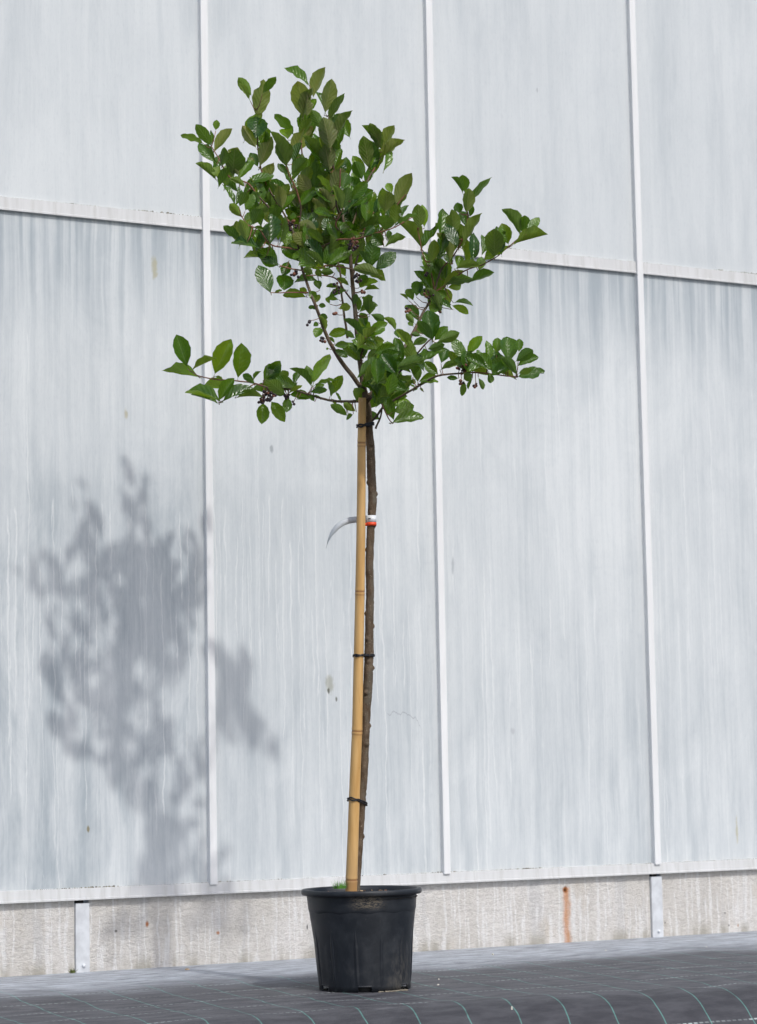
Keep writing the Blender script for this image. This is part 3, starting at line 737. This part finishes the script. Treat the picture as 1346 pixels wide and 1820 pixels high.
for nm, pl in BR:
    p = [L(P(x, y, DT + d)) for x, y, d, w in pl]
    s, r = spline(p, 5, [w / 2 * PXM * .95 for x, y, d, w in pl])
    for i, q in enumerate(s):
        if i: s[i] = q + Vector((mnoise.noise(q * 35), mnoise.noise(q * 35 + Vector((9, 0, 0))), mnoise.noise(q * 35 + Vector((0, 9, 0))))) * .0015
    VS = []; FS = []; tube(VS, FS, s, r, 7 if pl[0][3] < 5 else 10)
    young = pl[0][3] < 5
    me = pmesh('branch', VS, FS); o = link('branch', me, [M['bark'], M['twig']], tree, True)
    nn = 7 if young else 10
    for f in me.polygons:
        seg = min(len(r) - 1, f.index // nn)
        if r[seg] < 1.55 * PXM: f.material_index = 1
    n = len(pl)
    for i in range(n - 1):
        for k in range(6):
            t = k / 6; branch_pts.append((pl[i][0] + (pl[i + 1][0] - pl[i][0]) * t, pl[i][1] + (pl[i + 1][1] - pl[i][1]) * t, pl[i][2] + (pl[i + 1][2] - pl[i][2]) * t, nm))
    branch_pts.append((*pl[-1][:3], nm))

# every leaf of the crown, read off in 6.73x enlarged tiles: base x,y  tip x,y  width  side (u = underside seen, t = upper side seen)
TILES = {
(320,120): """925 600 1000 180 210 u;850 330 710 135 130 u;830 380 725 205 60 u;1000 300 1130 110 110 u;915 590 920 785 250 t;905 950 760 715 150 u;
957 1180 1035 795 60 u;960 1170 1080 850 170 u;930 1180 850 1030 120 t;370 930 215 690 130 u;275 905 55 775 60 u;420 1130 235 905 150 t;380 920 390 755 55 t;
430 745 440 635 85 t;414 1000 615 755 130 u;630 1280 660 985 270 u;700 1330 860 1090 150 t;480 1180 400 1290 120 u;430 1340 210 1160 90 u;500 1180 540 970 100 u""",
(480,110): """400 650 350 255 250 u;455 265 200 70 110 t;520 410 635 85 160 u;400 660 375 790 170 t;420 640 545 460 110 t;660 600 735 235 180 u;660 600 570 360 90 t;
700 700 850 378 110 u;720 1030 640 690 230 u;620 800 510 590 130 u;760 760 830 625 100 u;790 900 955 595 110 u;780 1060 870 790 130 t;280 870 110 615 110 u;
190 1240 160 925 210 u;215 920 180 785 170 t;290 1110 375 800 130 u;200 1230 10 870 90 u;280 1200 370 985 90 t;210 1340 100 1230 90 t;260 1340 430 1160 150 u;
590 1160 410 905 60 u;680 1250 460 920 130 t;715 1290 660 1010 200 u;760 1290 850 1060 120 t;600 1340 510 1130 130 u;1180 1260 1130 910 180 u;1300 1050 1150 765 60 u;
1330 1040 1240 745 130 u;1140 1340 1000 1140 130 t;1100 1400 1020 1210 160 u;800 1450 890 1285 200 u""",
(600,200): """530 440 665 170 140 u;525 540 775 330 120 u;520 550 350 850 90 t;400 680 470 540 100 t;250 840 190 720 100 t;700 1080 860 750 180 u;650 960 600 850 100 t;
570 1190 590 945 200 u;480 1100 420 980 100 t;440 1330 420 1110 150 t;690 1330 700 1110 150 u;700 1340 920 1170 70 u;760 1270 825 1100 70 t;980 1380 970 1120 170 u;
1040 1360 1020 1120 120 t;340 1040 330 920 60 u;170 1040 345 840 140 t;40 1240 300 970 110 t;280 1330 330 1070 220 u""",
(370,290): """690 330 780 20 140 u;720 180 490 230 150 t;1000 290 860 20 70 t;350 340 110 165 110 u;440 280 270 190 80 u;320 500 190 270 60 t;330 500 370 290 90 t;
380 510 460 360 130 u;420 360 600 250 80 t;450 560 540 380 120 t;400 640 265 490 110 u;540 730 620 560 170 u;600 480 540 350 100 u;800 490 680 390 110 t;860 490 750 250 60 u;
880 430 960 260 110 u;820 660 800 490 160 u;870 560 1010 365 70 t;740 960 740 620 140 t;460 920 390 690 130 u;490 930 480 740 90 t;380 910 215 745 100 u;600 1010 305 960 60 t;
750 1000 495 835 100 t;860 960 920 670 40 u;930 1000 940 780 150 t;830 1220 620 1010 200 t;660 1130 440 1110 80 t;840 1210 650 1170 140 t;1110 1010 1150 780 160 u;
1330 610 1020 360 150 u;1220 600 1070 470 130 t;1230 850 1170 560 200 t;1060 640 980 620 80 t;560 760 660 790 50 t;840 920 820 730 90 t;1130 1000 990 940 100 u""",
(520,290): """220 360 270 70 120 t;260 320 300 0 110 u;460 360 360 130 60 u;400 540 300 320 170 t;500 610 340 320 130 u;590 560 500 280 110 u;620 540 660 300 150 u;
600 300 640 130 150 t;470 320 600 80 190 u;470 640 270 550 100 t;370 850 340 630 190 t;370 960 210 780 90 u;380 970 700 830 90 t;740 820 560 780 110 t;830 780 730 600 150 u;
1110 800 1130 620 200 u;1120 990 1340 890 90 u;1080 980 960 860 160 t;1140 920 1160 810 70 t;950 1230 960 940 200 t;1000 1270 1220 1070 170 t;930 1260 800 1070 70 u;
800 960 850 1080 120 u;430 1210 700 1040 150 t;580 1190 850 1100 150 t;370 1200 500 960 130 t;360 1190 180 930 190 t;370 1240 170 1080 60 u;280 1230 30 1080 230 t;
1040 1340 760 1240 130 u;860 870 970 760 100 t;120 1000 150 780 140 u;240 900 230 720 150 t;640 800 700 700 120 u""",
(690,340): """400 680 165 360 100 u;400 680 340 500 60 t;410 670 620 390 120 t;510 850 550 600 140 u;580 790 655 665 90 t;740 830 620 510 130 u;780 530 770 235 180 u;
850 680 870 410 190 u;940 430 880 230 120 t;900 640 1095 285 120 u;860 250 820 150 120 t;980 300 1010 180 70 t;1010 830 1050 510 140 t;1090 940 1130 780 120 t;
830 900 870 775 110 t;570 1090 440 820 120 t;650 1040 550 810 120 t;690 1050 710 860 90 t;660 1130 870 950 130 u;700 1110 1000 1000 130 u;990 1080 1240 950 120 u;
820 920 1080 860 110 u;510 1170 335 960 120 t;340 1250 350 1090 150 t;300 1300 230 1175 110 t;240 1300 150 1230 25 u;720 1150 870 1130 110 t;580 1200 690 1250 110 t;
740 1340 690 1170 120 u;800 1330 1000 1330 35 t;750 870 700 750 110 t;1270 780 1270 460 230 u""",
(780,290): """285 350 180 165 60 u;310 340 290 150 150 u;360 480 580 165 90 u;330 590 360 320 160 u;250 600 230 470 110 t;380 610 400 490 70 t;830 960 760 740 170 t;
970 850 795 555 130 u;1020 860 1030 640 150 u;1060 830 1190 650 110 t;910 960 1270 855 90 u;850 1000 570 1150 130 t""",
(430,440): """340 530 220 220 210 t;510 320 510 490 210 t;560 170 500 330 130 t;390 540 475 495 35 u;760 590 500 545 120 t;900 400 650 390 70 t;850 320 750 250 90 u;
1100 300 960 290 100 u;950 350 890 260 80 u;930 500 890 390 100 t;1280 450 1150 370 60 u;780 550 700 490 80 t;890 620 820 530 100 t;1160 480 1020 470 50 u;1250 510 1060 560 80 t;
1150 620 1030 590 60 t;880 660 930 570 70 u;1050 670 1010 600 50 t;870 700 800 720 50 t;910 740 850 690 70 t;920 690 1000 700 60 t;920 820 1025 830 80 u;1000 990 930 830 50 u;
940 960 890 1060 120 t;910 900 870 930 60 t;1280 1000 1060 1040 120 t;1110 1140 1030 1070 40 u;1110 1170 1260 1160 90 t;1110 1220 1250 1290 80 t;1040 1210 1010 1210 30 t;
1170 720 1300 700 100 u;1240 340 1150 210 110 t""",
(580,440): """430 290 690 390 110 u;390 480 600 410 90 t;400 470 470 330 120 u;460 510 620 480 30 u;520 800 510 575 170 u;390 760 390 600 70 u;400 770 600 680 90 t;
540 800 690 870 100 u;470 950 420 790 110 t;490 1070 720 900 140 t;830 990 710 840 70 u;560 1080 690 1110 60 u;330 680 360 560 70 u;430 590 460 620 40 t;440 1050 220 880 60 u;
340 1080 230 1000 70 u;440 1330 430 1060 150 t;400 1346 270 1130 100 t;390 1360 210 1190 100 u;510 1300 600 1230 70 u;640 1280 640 1210 70 t;820 1190 690 1150 40 t;
830 1280 710 1190 70 u;900 1340 830 1090 130 t;1030 1230 860 990 100 u;870 1080 860 980 110 t;1040 1160 1200 1090 90 u;1270 1100 1220 775 210 t;1270 1100 1120 880 110 u;
1100 870 990 680 140 t;1000 770 960 690 80 t;1050 900 960 800 80 u;1040 940 990 890 70 t;1150 1030 1080 960 90 t;1130 1050 1030 1030 60 u;1230 690 1330 740 120 t""",
(690,460): """600 990 835 890 130 u;560 970 700 820 120 t;480 1080 660 1030 100 u;290 1040 450 960 80 u;310 1270 650 1080 130 t;640 1240 690 1070 150 t;570 1346 450 1230 90 t;
840 1280 740 1115 100 u;640 1320 830 1250 80 u;930 1220 790 965 140 t;950 1140 1110 940 130 t;940 1200 1010 1110 40 u;1180 1300 1010 1150 90 u;1190 1230 1200 990 100 t;
1300 1130 1310 960 120 t;760 600 590 520 60 t;770 560 945 655 90 t;1010 1130 1100 1160 25 t""",
(280,580): """350 470 235 130 210 t;480 600 85 485 160 t;430 510 680 380 40 u;690 560 860 185 220 t;965 600 1000 230 225 t;690 600 780 640 20 u;880 730 550 690 140 t;
740 880 895 635 140 t;740 890 370 760 110 t;710 915 430 800 110 t;790 890 1130 720 120 t;960 850 1240 800 80 u;1160 680 1030 570 90 t;1160 690 1040 620 60 u;1150 640 1225 535 40 u;
1265 920 1250 1150 160 t""",
(440,600): """290 770 430 975 150 t;480 720 470 880 120 t;60 610 270 580 110 t;200 520 370 330 200 t;240 500 380 295 150 t;210 480 240 340 50 t;380 510 480 410 110 u;
440 640 310 540 110 t;460 680 330 650 80 t;490 650 460 530 70 t;500 660 640 560 60 u;510 680 740 720 110 t;560 560 630 410 75 t;760 570 720 350 130 t;790 540 940 200 120 t;
760 560 560 345 60 u;820 560 1050 460 60 u;760 650 930 610 80 t;800 600 910 560 60 t;1000 680 1130 470 130 t;1000 710 960 520 60 u;1120 770 1070 650 35 t;1190 930 1010 810 100 u;
1290 880 1160 790 90 u;1190 930 1250 920 40 t;1260 920 1190 980 40 t;880 730 790 680 40 t;800 760 750 690 60 t;1060 790 1010 740 40 t;600 740 700 740 30 t""",
(600,580): """230 890 280 730 150 u;220 880 500 910 180 t;500 1110 370 1030 100 t;670 1110 540 820 150 t;680 1020 905 940 160 t;660 1150 1005 1085 140 t;620 880 820 840 90 t;
530 890 390 660 90 u;415 530 680 340 150 t;460 660 530 480 130 t;630 640 600 440 70 t;700 620 650 530 90 u;720 620 880 600 60 u;560 700 600 600 100 u;960 660 950 480 110 u;
980 660 1160 590 110 t;980 690 1190 660 50 t;900 620 920 690 50 u;930 730 870 690 25 t;910 770 950 720 50 t;1030 780 990 740 30 t;1200 570 1050 440 120 t;760 520 680 430 110 t;
360 420 470 290 80 u;500 720 760 800 100 t;420 760 320 600 70 u""",
(780,570): """830 490 825 215 220 t;960 370 965 230 90 t;930 480 1110 360 140 u;950 540 1175 430 110 t;950 670 1245 600 130 t;960 630 1100 580 80 u;930 640 760 455 110 u;
905 690 680 580 90 u;640 620 720 430 160 t;780 590 750 400 100 t;600 620 630 740 80 u;480 690 530 815 60 u;300 720 290 885 70 t;400 700 360 815 40 t;400 640 310 700 110 t;
230 690 110 680 60 t;470 580 400 470 120 t;800 590 830 560 60 t""",
}

WID = [(0, .0), (.05, .12), (.14, .40), (.26, .70), (.38, .89), (.50, .985), (.60, 1.), (.70, .94), (.79, .80), (.87, .59), (.93, .36), (.97, .16), (1., 0.)]
def leaf_geo(var, bite=0):
    rng = random.Random(900 + var); fold = rng.uniform(.18, .62); curl = rng.uniform(-.08, .42); wav = rng.uniform(.005, .045); tw = rng.uniform(-.25, .25)
    V = []; Fc = []; UV = []
    cols = (-1, -.5, 0, .5, 1)
    bt = [(rng.uniform(.55, .9), rng.choice((-1, 1)), rng.uniform(.3, .6)) for _ in range(bite)]
    for i, (t, w) in enumerate(WID):
        for cidx, u in enumerate(cols):
            ww = w * .5
            if abs(u) == 1:
                ww *= 1 + (.04 if i % 2 else -.03)
                for (bt_, bs, ba) in bt:
                    if bs == u and abs(t - bt_) < .1: ww *= 1 - ba
            x = u * ww; y = t - .03 * abs(u) * (1 - t) + (.02 * abs(u) if t < .3 else 0)
            z = abs(x) * math.tan(fold) * .9 - abs(u) ** 2 * ww * .10 - curl * (t ** 2) * .55 + wav * math.sin(t * 17 + u * 2) * abs(u) + tw * x * t * .5
            V.append((x, y, z)); UV.append((.5 + u * .5 * (w ** .25 if w > 0 else .2), t))
    nc = len(cols)
    for i in range(len(WID) - 1):
        for k in range(nc - 1): Fc.append((i * nc + k, i * nc + k + 1, (i + 1) * nc + k + 1, (i + 1) * nc + k))
    # petiole
    b = len(V); 
    for (yy, zz, r) in ((-.10, -.015, .012), (.06, -.004, .010)):
        for k in range(4):
            a = k * math.pi / 2; V.append((math.cos(a) * r, yy, zz + math.sin(a) * r)); UV.append((.5, .02))
    for k in range(4): Fc.append((b + k, b + (k + 1) % 4, b + 4 + (k + 1) % 4, b + 4 + k))
    return V, Fc, UV
def leaf_mesh(V, Fc, UV, name='leaf'):
    me = pmesh(name, V, Fc); uvl = me.uv_layers.new(name='UVMap')
    for lp in me.loops: uvl.data[lp.index].uv = UV[lp.vertex_index]
    me.materials.append(M['leaf'])
    for p in me.polygons: p.use_smooth = True
    return me
GEO = [leaf_geo(i, (0, 0, 0, 0, 0, 0, 0, 0, 1, 1, 2)[i]) for i in range(11)]
MESH = [leaf_mesh(*g) for g in GEO]

leaves = []            # (area, matrix)
rng = random.Random(42)
twigV = []; twigF = []
def nearest(x, y):
    best = min(branch_pts, key=lambda b: (b[0] - x) ** 2 + (b[1] - y) ** 2); return best
def add_leaf(bx, by, tx, ty, w, side, dep=None, twig=True):
    nb = nearest(bx, by); d0 = nb[2] if dep is None else dep
    dist = math.hypot(nb[0] - bx, nb[1] - by)
    d0 += rng.uniform(-.034, .034) + (.010 if side == 't' else -.012) + (rng.uniform(-.02, .03) * min(1, dist / 25))
    Lp = math.hypot(tx - bx, ty - by) * PXM
    upness = (by - ty) / max(1e-6, math.hypot(tx - bx, ty - by))
    k = w / max(1., math.hypot(tx - bx, ty - by))            # how wide it looks for its length
    out = rng.uniform(.05, .35) + max(0, k - .62) * 1.1
    if side == 'u': dd = -out * Lp
    else: dd = (out if upness > -.1 else -out) * Lp * rng.choice((1, 1, 1, -.4))
    b = P(bx, by, DT + d0); t = P(tx, ty, DT + d0 + dd)
    Y = (t - b); Ln = Y.length; Y.normalize()
    view = (CAM - b).normalized()
    N = (view - Y * view.dot(Y)).normalized()
    if side == 'u': N = -N
    Wpx = w * PXM; Wn = max(Wpx, .50 * Ln)
    c = min(1., Wpx / Wn); ang = math.acos(c) * .92
    ang = min(ang, math.radians(66))
    ang = max(ang, rng.uniform(.0, .3))
    # roll so that the upper side turns to the sky
    up = Vector((.15, -.35, 1))
    N1 = Matrix.Rotation(ang, 3, Y) @ N; N2 = Matrix.Rotation(-ang, 3, Y) @ N
    Z = N1 if N1.dot(up) > N2.dot(up) else N2
    X = Y.cross(Z)
    W = Wn * 1.0; b = b - Y * Ln * .02; Ln *= 1.11
    m = Matrix((( X.x * W, Y.x * Ln, Z.x * Ln, b.x - P0.x), (X.y * W, Y.y * Ln, Z.y * Ln, b.y - P0.y), (X.z * W, Y.z * Ln, Z.z * Ln, b.z - P0.z), (0, 0, 0, 1)))
    leaves.append((Ln * Wpx, m))
    if twig:
        q = P(nb[0], nb[1], DT + nb[2]); e = b - Y * Ln * .08
        if (q - e).length > .004:
            mid = (q + e) / 2 + Vector((0, 0, -.12)) * (q - e).length
            tube(twigV, twigF, [q - P0, mid - P0, e - P0], [.0012 if dist < 15 else .0016, .0010, .0008], 5)
for (ox, oy), s in TILES.items():
    for e in s.replace('\n', '').split(';'):
        f = e.split()
        if len(f) != 6: continue
        q = [float(v) / 6.73 for v in f[:5]]
        add_leaf(ox + q[0], oy + q[1], ox + q[2], oy + q[3], q[4], f[5])
# leaves deeper in the crown, behind and between those that can be read off
def fill(n, x0, x1, y0, y1, dlo, dhi, inside, spread=1.3):
    k = 0; tries = 0
    while k < n and tries < 4000:
        tries += 1
        x = rng.uniform(x0, x1); y = rng.uniform(y0, y1)
        if not inside(x, y): continue
        a = rng.uniform(-spread, spread); Lx = rng.uniform(34, 52)
        tx = x + math.sin(a) * Lx; ty = y - math.cos(a) * Lx
        if not inside(tx, ty): continue
        add_leaf(x, y, tx, ty, rng.uniform(14, 26), rng.choice('ttu'), rng.uniform(dlo, dhi), twig=False); k += 1
def in_ell(cx, cy, rx, ry): return lambda x, y: ((x - cx) / rx) ** 2 + ((y - cy) / ry) ** 2 < 1
fill(130, 470, 700, 290, 490, .04, .26, in_ell(583, 392, 104, 88))
fill(26, 500, 640, 380, 480, -.05, .04, in_ell(575, 430, 75, 50))
fill(20, 420, 520, 280, 420, .05, .16, in_ell(475, 350, 42, 55))
for cx_, cy_, rx_, ry_, n_, lo_, hi_ in ((455, 235, 24, 58, 4, .08, .14), (542, 225, 42, 80, 10, .12, .24), (592, 250, 30, 60, 8, .0, .1), (668, 275, 30, 42, 5, .18, .3), (405, 300, 48, 42, 7, -.03, .06),
        (800, 440, 50, 70, 8, .08, .18), (880, 430, 50, 26, 3, .06, .12), (700, 370, 40, 40, 6, -.02, .08), (455, 410, 40, 40, 8, -.05, .05), (560, 300, 60, 50, 12, .02, .2)):
    fill(n_, cx_ - rx_, cx_ + rx_, cy_ - ry_, cy_ + ry_, lo_, hi_, in_ell(cx_, cy_, rx_, ry_), .65)
fill(14, 740, 830, 430, 580, .16, .24, in_ell(775, 500, 30, 60))
fill(22, 640, 740, 620, 740, -.16, .12, in_ell(690, 680, 48, 50))
fill(20, 610, 780, 590, 720, -.34, -.10, in_ell(695, 655, 78, 52))
fill(8, 590, 700, 560, 680, -.1, .12, in_ell(650, 620, 34, 60))
fill(10, 800, 930, 620, 680, -.2, -.08, in_ell(865, 645, 62, 24))
fill(6, 480, 700, 640, 720, .08, .14, in_ell(500, 685, 45, 16))
leaves.sort(key=lambda e: -e[0])
rng2 = random.Random(3)
for k, (a, m) in enumerate(leaves[:298]):
    o = bpy.data.objects.new('leaf', MESH[rng2.choice(range(11))]); C.objects.link(o)
    o.parent = tree; o.matrix_local = m
    wz = (P0 + m.translation).z; o.color = (max(0., min(1., (wz - 1.62) / .45 + rng2.uniform(-.25, .25))), 0, 0, 1)
V = []; Fc = []; UV = []; tone = []
for a, m in leaves[298:]:
    g = GEO[rng2.randrange(8)]; b = len(V); tn = rng2.random()
    for v in g[0]: V.append(m @ Vector(v)); tone.append(tn)
    UV += g[2]; Fc += [tuple(b + i for i in f) for f in g[1]]
me = leaf_mesh(V, Fc, UV, 'small_leaves'); at = me.attributes.new('tone', 'FLOAT', 'POINT')
for i, tn in enumerate(tone): at.data[i].value = tn
o = bpy.data.objects.new('small_leaves', me); o.color = (0, 0, 0, 1); C.objects.link(o); o.parent = tree; o['kind'] = 'stuff'
o = link('twigs', pmesh('twigs', twigV, twigF), M['twig'], tree, True); o['kind'] = 'stuff'
# berry clusters: px centre, radius px, count, depth offset, reddish share
CL = [(517, 400, 10, 18, -.03, .4), (626, 434, 11, 20, -.09, .3), (636, 494, 8, 9, -.03, .4), (524, 488, 8, 8, -.05, .2), (600, 512, 10, 7, -.03, .3), (645, 518, 4, 3, -.03, .9), (594, 560, 5, 3, -.04, .5), (548, 573, 5, 3, -.08, 0.), (573, 604, 6, 5, -.07, .2),
      (762, 521, 9, 12, .14, .4), (727, 552, 6, 7, .10, .6), (779, 550, 6, 6, .14, .3), (478, 702, 13, 26, .07, .15), (465, 712, 6, 9, .07, .1), (511, 705, 5, 6, .06, .2), (820, 680, 4, 5, -.13, .7), (846, 684, 5, 4, -.14, .5), (719, 683, 3, 1, -.07, .9), (805, 466, 4, 3, .18, .5), (757, 486, 4, 3, .14, .1), (822, 655, 9, 10, -.12, .4), (522, 716, 3, 2, .06, .1), (572, 445, 5, 5, .02, .3)]
for cx, cy, R_, n, d, red in CL:
    nb = nearest(cx, cy); q = P(nb[0], nb[1], DT + nb[2]) - P0
    VS = []; FS = []; idx = []
    for k in range(n):
        a = rng.uniform(0, 6.283); rr = R_ * math.sqrt(rng.random()); c = P(cx + rr * math.cos(a), cy + rr * math.sin(a), DT + d + rng.uniform(-.012, .012)) - P0
        f0 = len(FS); sphere(VS, FS, c, rng.uniform(.0030, .0048), 9, 6, rng.uniform(.85, 1.05)); idx += [1 if rng.random() < red else 0] * (len(FS) - f0)
        f0 = len(FS); cm = P(cx, cy - R_ * .6, DT + d) - P0; tube(VS, FS, [c, (c + cm) / 2, cm], .0006, 4, False); idx += [2] * (len(FS) - f0)
    f0 = len(FS); tube(VS, FS, [cm, (cm + q) / 2 + Vector((0, 0, -.002)), q], .0009, 5, False); idx += [2] * (len(FS) - f0)
    o = link('berry_cluster', pmesh('berry_cluster', VS, FS), [M['berry'], M['berry_red'], M['twig']], tree, True)
    for p, i in zip(o.data.polygons, idx): p.material_index = i

# ------------------------------------------------------------------ ties
def tie(cpx, rc, tpx, rt, py, tilt, strands, label):
    a = P(cpx[0], cpx[1], DC); b = P(tpx[0], tpx[1], DT)
    t = thing('rubber_tie', label, 'tie', a, 'black ties holding trunk and cane together')
    VS = []; FS = []
    d = (b - a); dz = Vector((0, 0, 1)); dxy = Vector((d.x, d.y, 0)); D = dxy.length; ex = dxy.normalized(); ey = dz.cross(ex)
    for s, (off, th, cross) in enumerate(strands):
        pts = []; ra = rc + th; rb = rt + th; N = 26
        if cross:
            for k in range(N + 1):                       # figure of eight
                an = math.pi * .5 + 2 * math.pi * .5 * k / N; pts.append(ex * (math.cos(an) * ra) + ey * (math.sin(an) * ra))
            for k in range(N + 1):
                an = math.pi * .5 - math.pi * k / N; pts.append(ex * (D + math.cos(an) * rb) + ey * (math.sin(an) * rb))
            order = pts[:N + 1] + pts[N + 1:]
        else:
            order = []
            for k in range(N + 1):
                an = math.pi * .5 + math.pi * k / N; order.append(ex * (math.cos(an) * ra) + ey * (math.sin(an) * ra))
            for k in range(N + 1):
                an = -math.pi * .5 + math.pi * k / N; order.append(ex * (D + math.cos(an) * rb) + ey * (math.sin(an) * rb))
        order.append(order[0].copy())
        for i, p in enumerate(order):
            u = p.dot(ex) / D
            order[i] = p + Vector((0, 0, off + tilt * (u - .5) + d.z * u + .0012 * math.sin(i * .5 + s * 2)))
        tube(VS, FS, order, th, 8)
    link('loop', pmesh('loop', VS, FS), M['rubber'], t, True)
    # twisted middle between the two stems
    VS = []; FS = []; c = ex * ((rc + D - rt) / 2); 
    for s in (-1, 1):
        tube(VS, FS, [c - ex * .008 - ey * rc * .8 + dz * .003 * s, c - ey * .003, c + ex * .008 - ey * rt * .8 - dz * .003 * s], .0016, 7)
    link('knot', pmesh('knot', VS, FS), M['rubber'], t, True)
tie((643.5, 756), .0107, (656.5, 754), .0092, 755, 0., [(.0022, .0020, False), (-.0022, .0020, False)], 'uppermost black rubber tie, just under the lowest leaves')
tie((638, 1165), .0127, (656, 1165), .0122, 1165, 0., [(.0014, .0015, True), (-.0016, .0015, False), (.0002, .0013, False)], 'middle black rubber tie, halfway down the trunk')
tie((629, 1423), .0138, (643, 1428), .0116, 1426, -.0005, [(.0026, .0017, False), (-.0020, .0017, False)], 'lowest black rubber tie, slanting just above the pot')

# ------------------------------------------------------------------ tape label
lab = thing('plant_label', 'white plastic tape label with orange red edge looped round the trunk, its tail curling left', 'label', P(660, 926, DT))
LP = lab.location.copy(); cT = P(660.5, 926, DT) 
R0 = .0121
def ribbon(name, path_, h0, h1, m, off=0.):
    VS = []; FS = []
    for i, (p, lo, hi) in enumerate(path_):
        VS += [p + Vector((0, 0, lo)) - LP, p + Vector((0, 0, hi)) - LP]
    for i in range(len(path_) - 1): FS.append((2 * i, 2 * i + 2, 2 * i + 3, 2 * i + 1))
    me = pmesh(name, VS, FS); o = link(name, me, m, lab, True)
    md = o.modifiers.new('thickness', 'SOLIDIFY'); md.thickness = .0004; md.offset = 0; return o
view = (CAM - cT); view.z = 0; view.normalize(); side = Vector((-view.y, view.x, 0))       # side = picture right
if side.dot(ROT @ Vector((1, 0, 0))) < 0: side = -side
def circ(a, r=R0): return cT + side * (math.sin(a) * r) + view * (math.cos(a) * r)
angs = [math.radians(v) for v in range(-150, 151, 12)]
ribbon('white_band', [(circ(a), -.0075 + .004, .0135) for a in angs], 0, 0, M['tag_white'])
ribbon('red_band', [(circ(a, R0 + .0001), -.0165 + .0045, -.0037) for a in angs], 0, 0, M['tag_red'])
ribbon('printed_dash', [(circ(a, R0 + .0006), .0035, .0062) for a in [math.radians(v) for v in (-38, -28, -18, -8)]], 0, 0, M['ink'])
tail = [(circ(math.radians(-150)), -.0115, .0135), (P(650, 925, DT + .010), -.0115, .0125), (P(640, 925, DT + .012), -.010, .011)]
def tl(px, y0, y1, d):
    a = P(px, y1, d); b = P(px, y0, d); return (a, 0., (b - a).length)
for (px, y0, y1, d) in ((632, 918, 929, 6.004), (622, 919, 930.5, 6.000), (612, 922, 934, 5.996), (603, 927, 940, 5.994), (596, 933, 947, 5.994), (590, 941.5, 953, 5.996), (586, 950, 959.5, 5.999), (583, 959, 965.5, 6.003), (581.3, 967, 969.5, 6.006), (580, 974, 975, 6.008)):
    tail.append(tl(px, y0, y1, d))
ribbon('tail', tail, 0, 0, simple('shaded_white_tape', (.56, .59, .61), .4, .05, 40))  # same white tape, its shade put into a greyer colour
lb = [(circ(math.radians(-150)), -.0120, -.0045), (P(652, 926, DT + .006), -.0125, -.005), (P(649, 926, DT - .004), -.0125, -.005), (circ(math.radians(-75), R0 + .0006), -.0120, -.0045)]
ribbon('red_band', lb, 0, 0, M['tag_red'])

# ------------------------------------------------------------------ small things on the ground
def gpos(px, py, z=0.):
    r = ROT @ Vector(((px - CX) / F, -(py - CY) / F, -1.0)); p = CAM - r * ((CAM.z - z) / r.z); return p
wd = thing('weed', 'tiny green and yellow weed at the foot of the left plinth post', 'weed', Vector((-.405, -.012, 0)))
VS = []; FS = []
for k in range(26):
    a = rng.uniform(0, 6.28); Ln = rng.uniform(.008, .022); dvec = Vector((math.cos(a) * .7, -abs(math.sin(a)) * .5, rng.uniform(.4, 1.))).normalized(); s = dvec.cross(Vector((0, 0, 1))).normalized() * .002
    q = len(VS); b = Vector((rng.uniform(-.010, .010), 0, 0)); VS += [b, b + dvec * Ln * .5 + s, b + dvec * Ln, b + dvec * Ln * .5 - s]; FS.append((q, q + 1, q + 2, q + 3))
link('blades', pmesh('blades', VS, FS), simple('yellowed_weed', (.20, .24, .06), .7, .4, 200), wd)['kind'] = 'stuff'
VS = []; FS = []; b = gpos(500, 1702); 
tube(VS, FS, [b, b + Vector((-.003, .004, .014)), b + Vector((-.010, .012, .032))], [.0013, .0011, .0006], 6)
tag(link('dry_stalk', pmesh('dry_stalk', VS, FS), M['dry'], None, True), 'thin dry stalk leaning at the wall just left of the pot', 'stalk')
ls = [(779, 1752, 5), (910, 1792, 3), (1077, 1691, 5), (333, 1724, 10), (876, 1697, 5), (780, 1672 + 70, 4), (277, 1716, 8), (1256, 1685, 5)]
nm = ['pale scrap lying on the dark fabric just right of the pot', 'tiny pale crumb on the fabric fold below and right of the pot', 'small straw coloured scrap on the grey fabric near the wall, below the rust run', 'pale crumpled scrap on the dusty fabric left of the pot',
      'small brownish scrap on the dusty fabric right of the pot', 'small white fleck beside the right foot of the pot', 'flat brown scrap where the dusty fabric meets the plinth, left of the pot', 'pale fleck near the right edge below the steel post']
for (x, y, s), lb_ in zip(ls, nm):
    p = gpos(x, y); VS = []; FS = []; r = s * PXM * .5
    q = [Vector((r * rng.uniform(.7, 1.3) * math.cos(a), r * rng.uniform(.5, 1.) * math.sin(a), .0015 + .002 * rng.random())) for a in [k * 6.283 / 7 for k in range(7)]]
    VS = [Vector((0, 0, .005))] + q + [Vector((v.x, v.y, -.003)) for v in q]
    FS = [(0, 1 + k, 1 + (k + 1) % 7) for k in range(7)] + [(1 + k, 8 + k, 8 + (k + 1) % 7, 1 + (k + 1) % 7) for k in range(7)]
    o = link('litter_scrap', pmesh('litter_scrap', VS, FS), M['litter'] if s < 9 else M['chip']); o.location = p
    tag(o, lb_, 'scrap', 'scraps lying on the ground fabric')
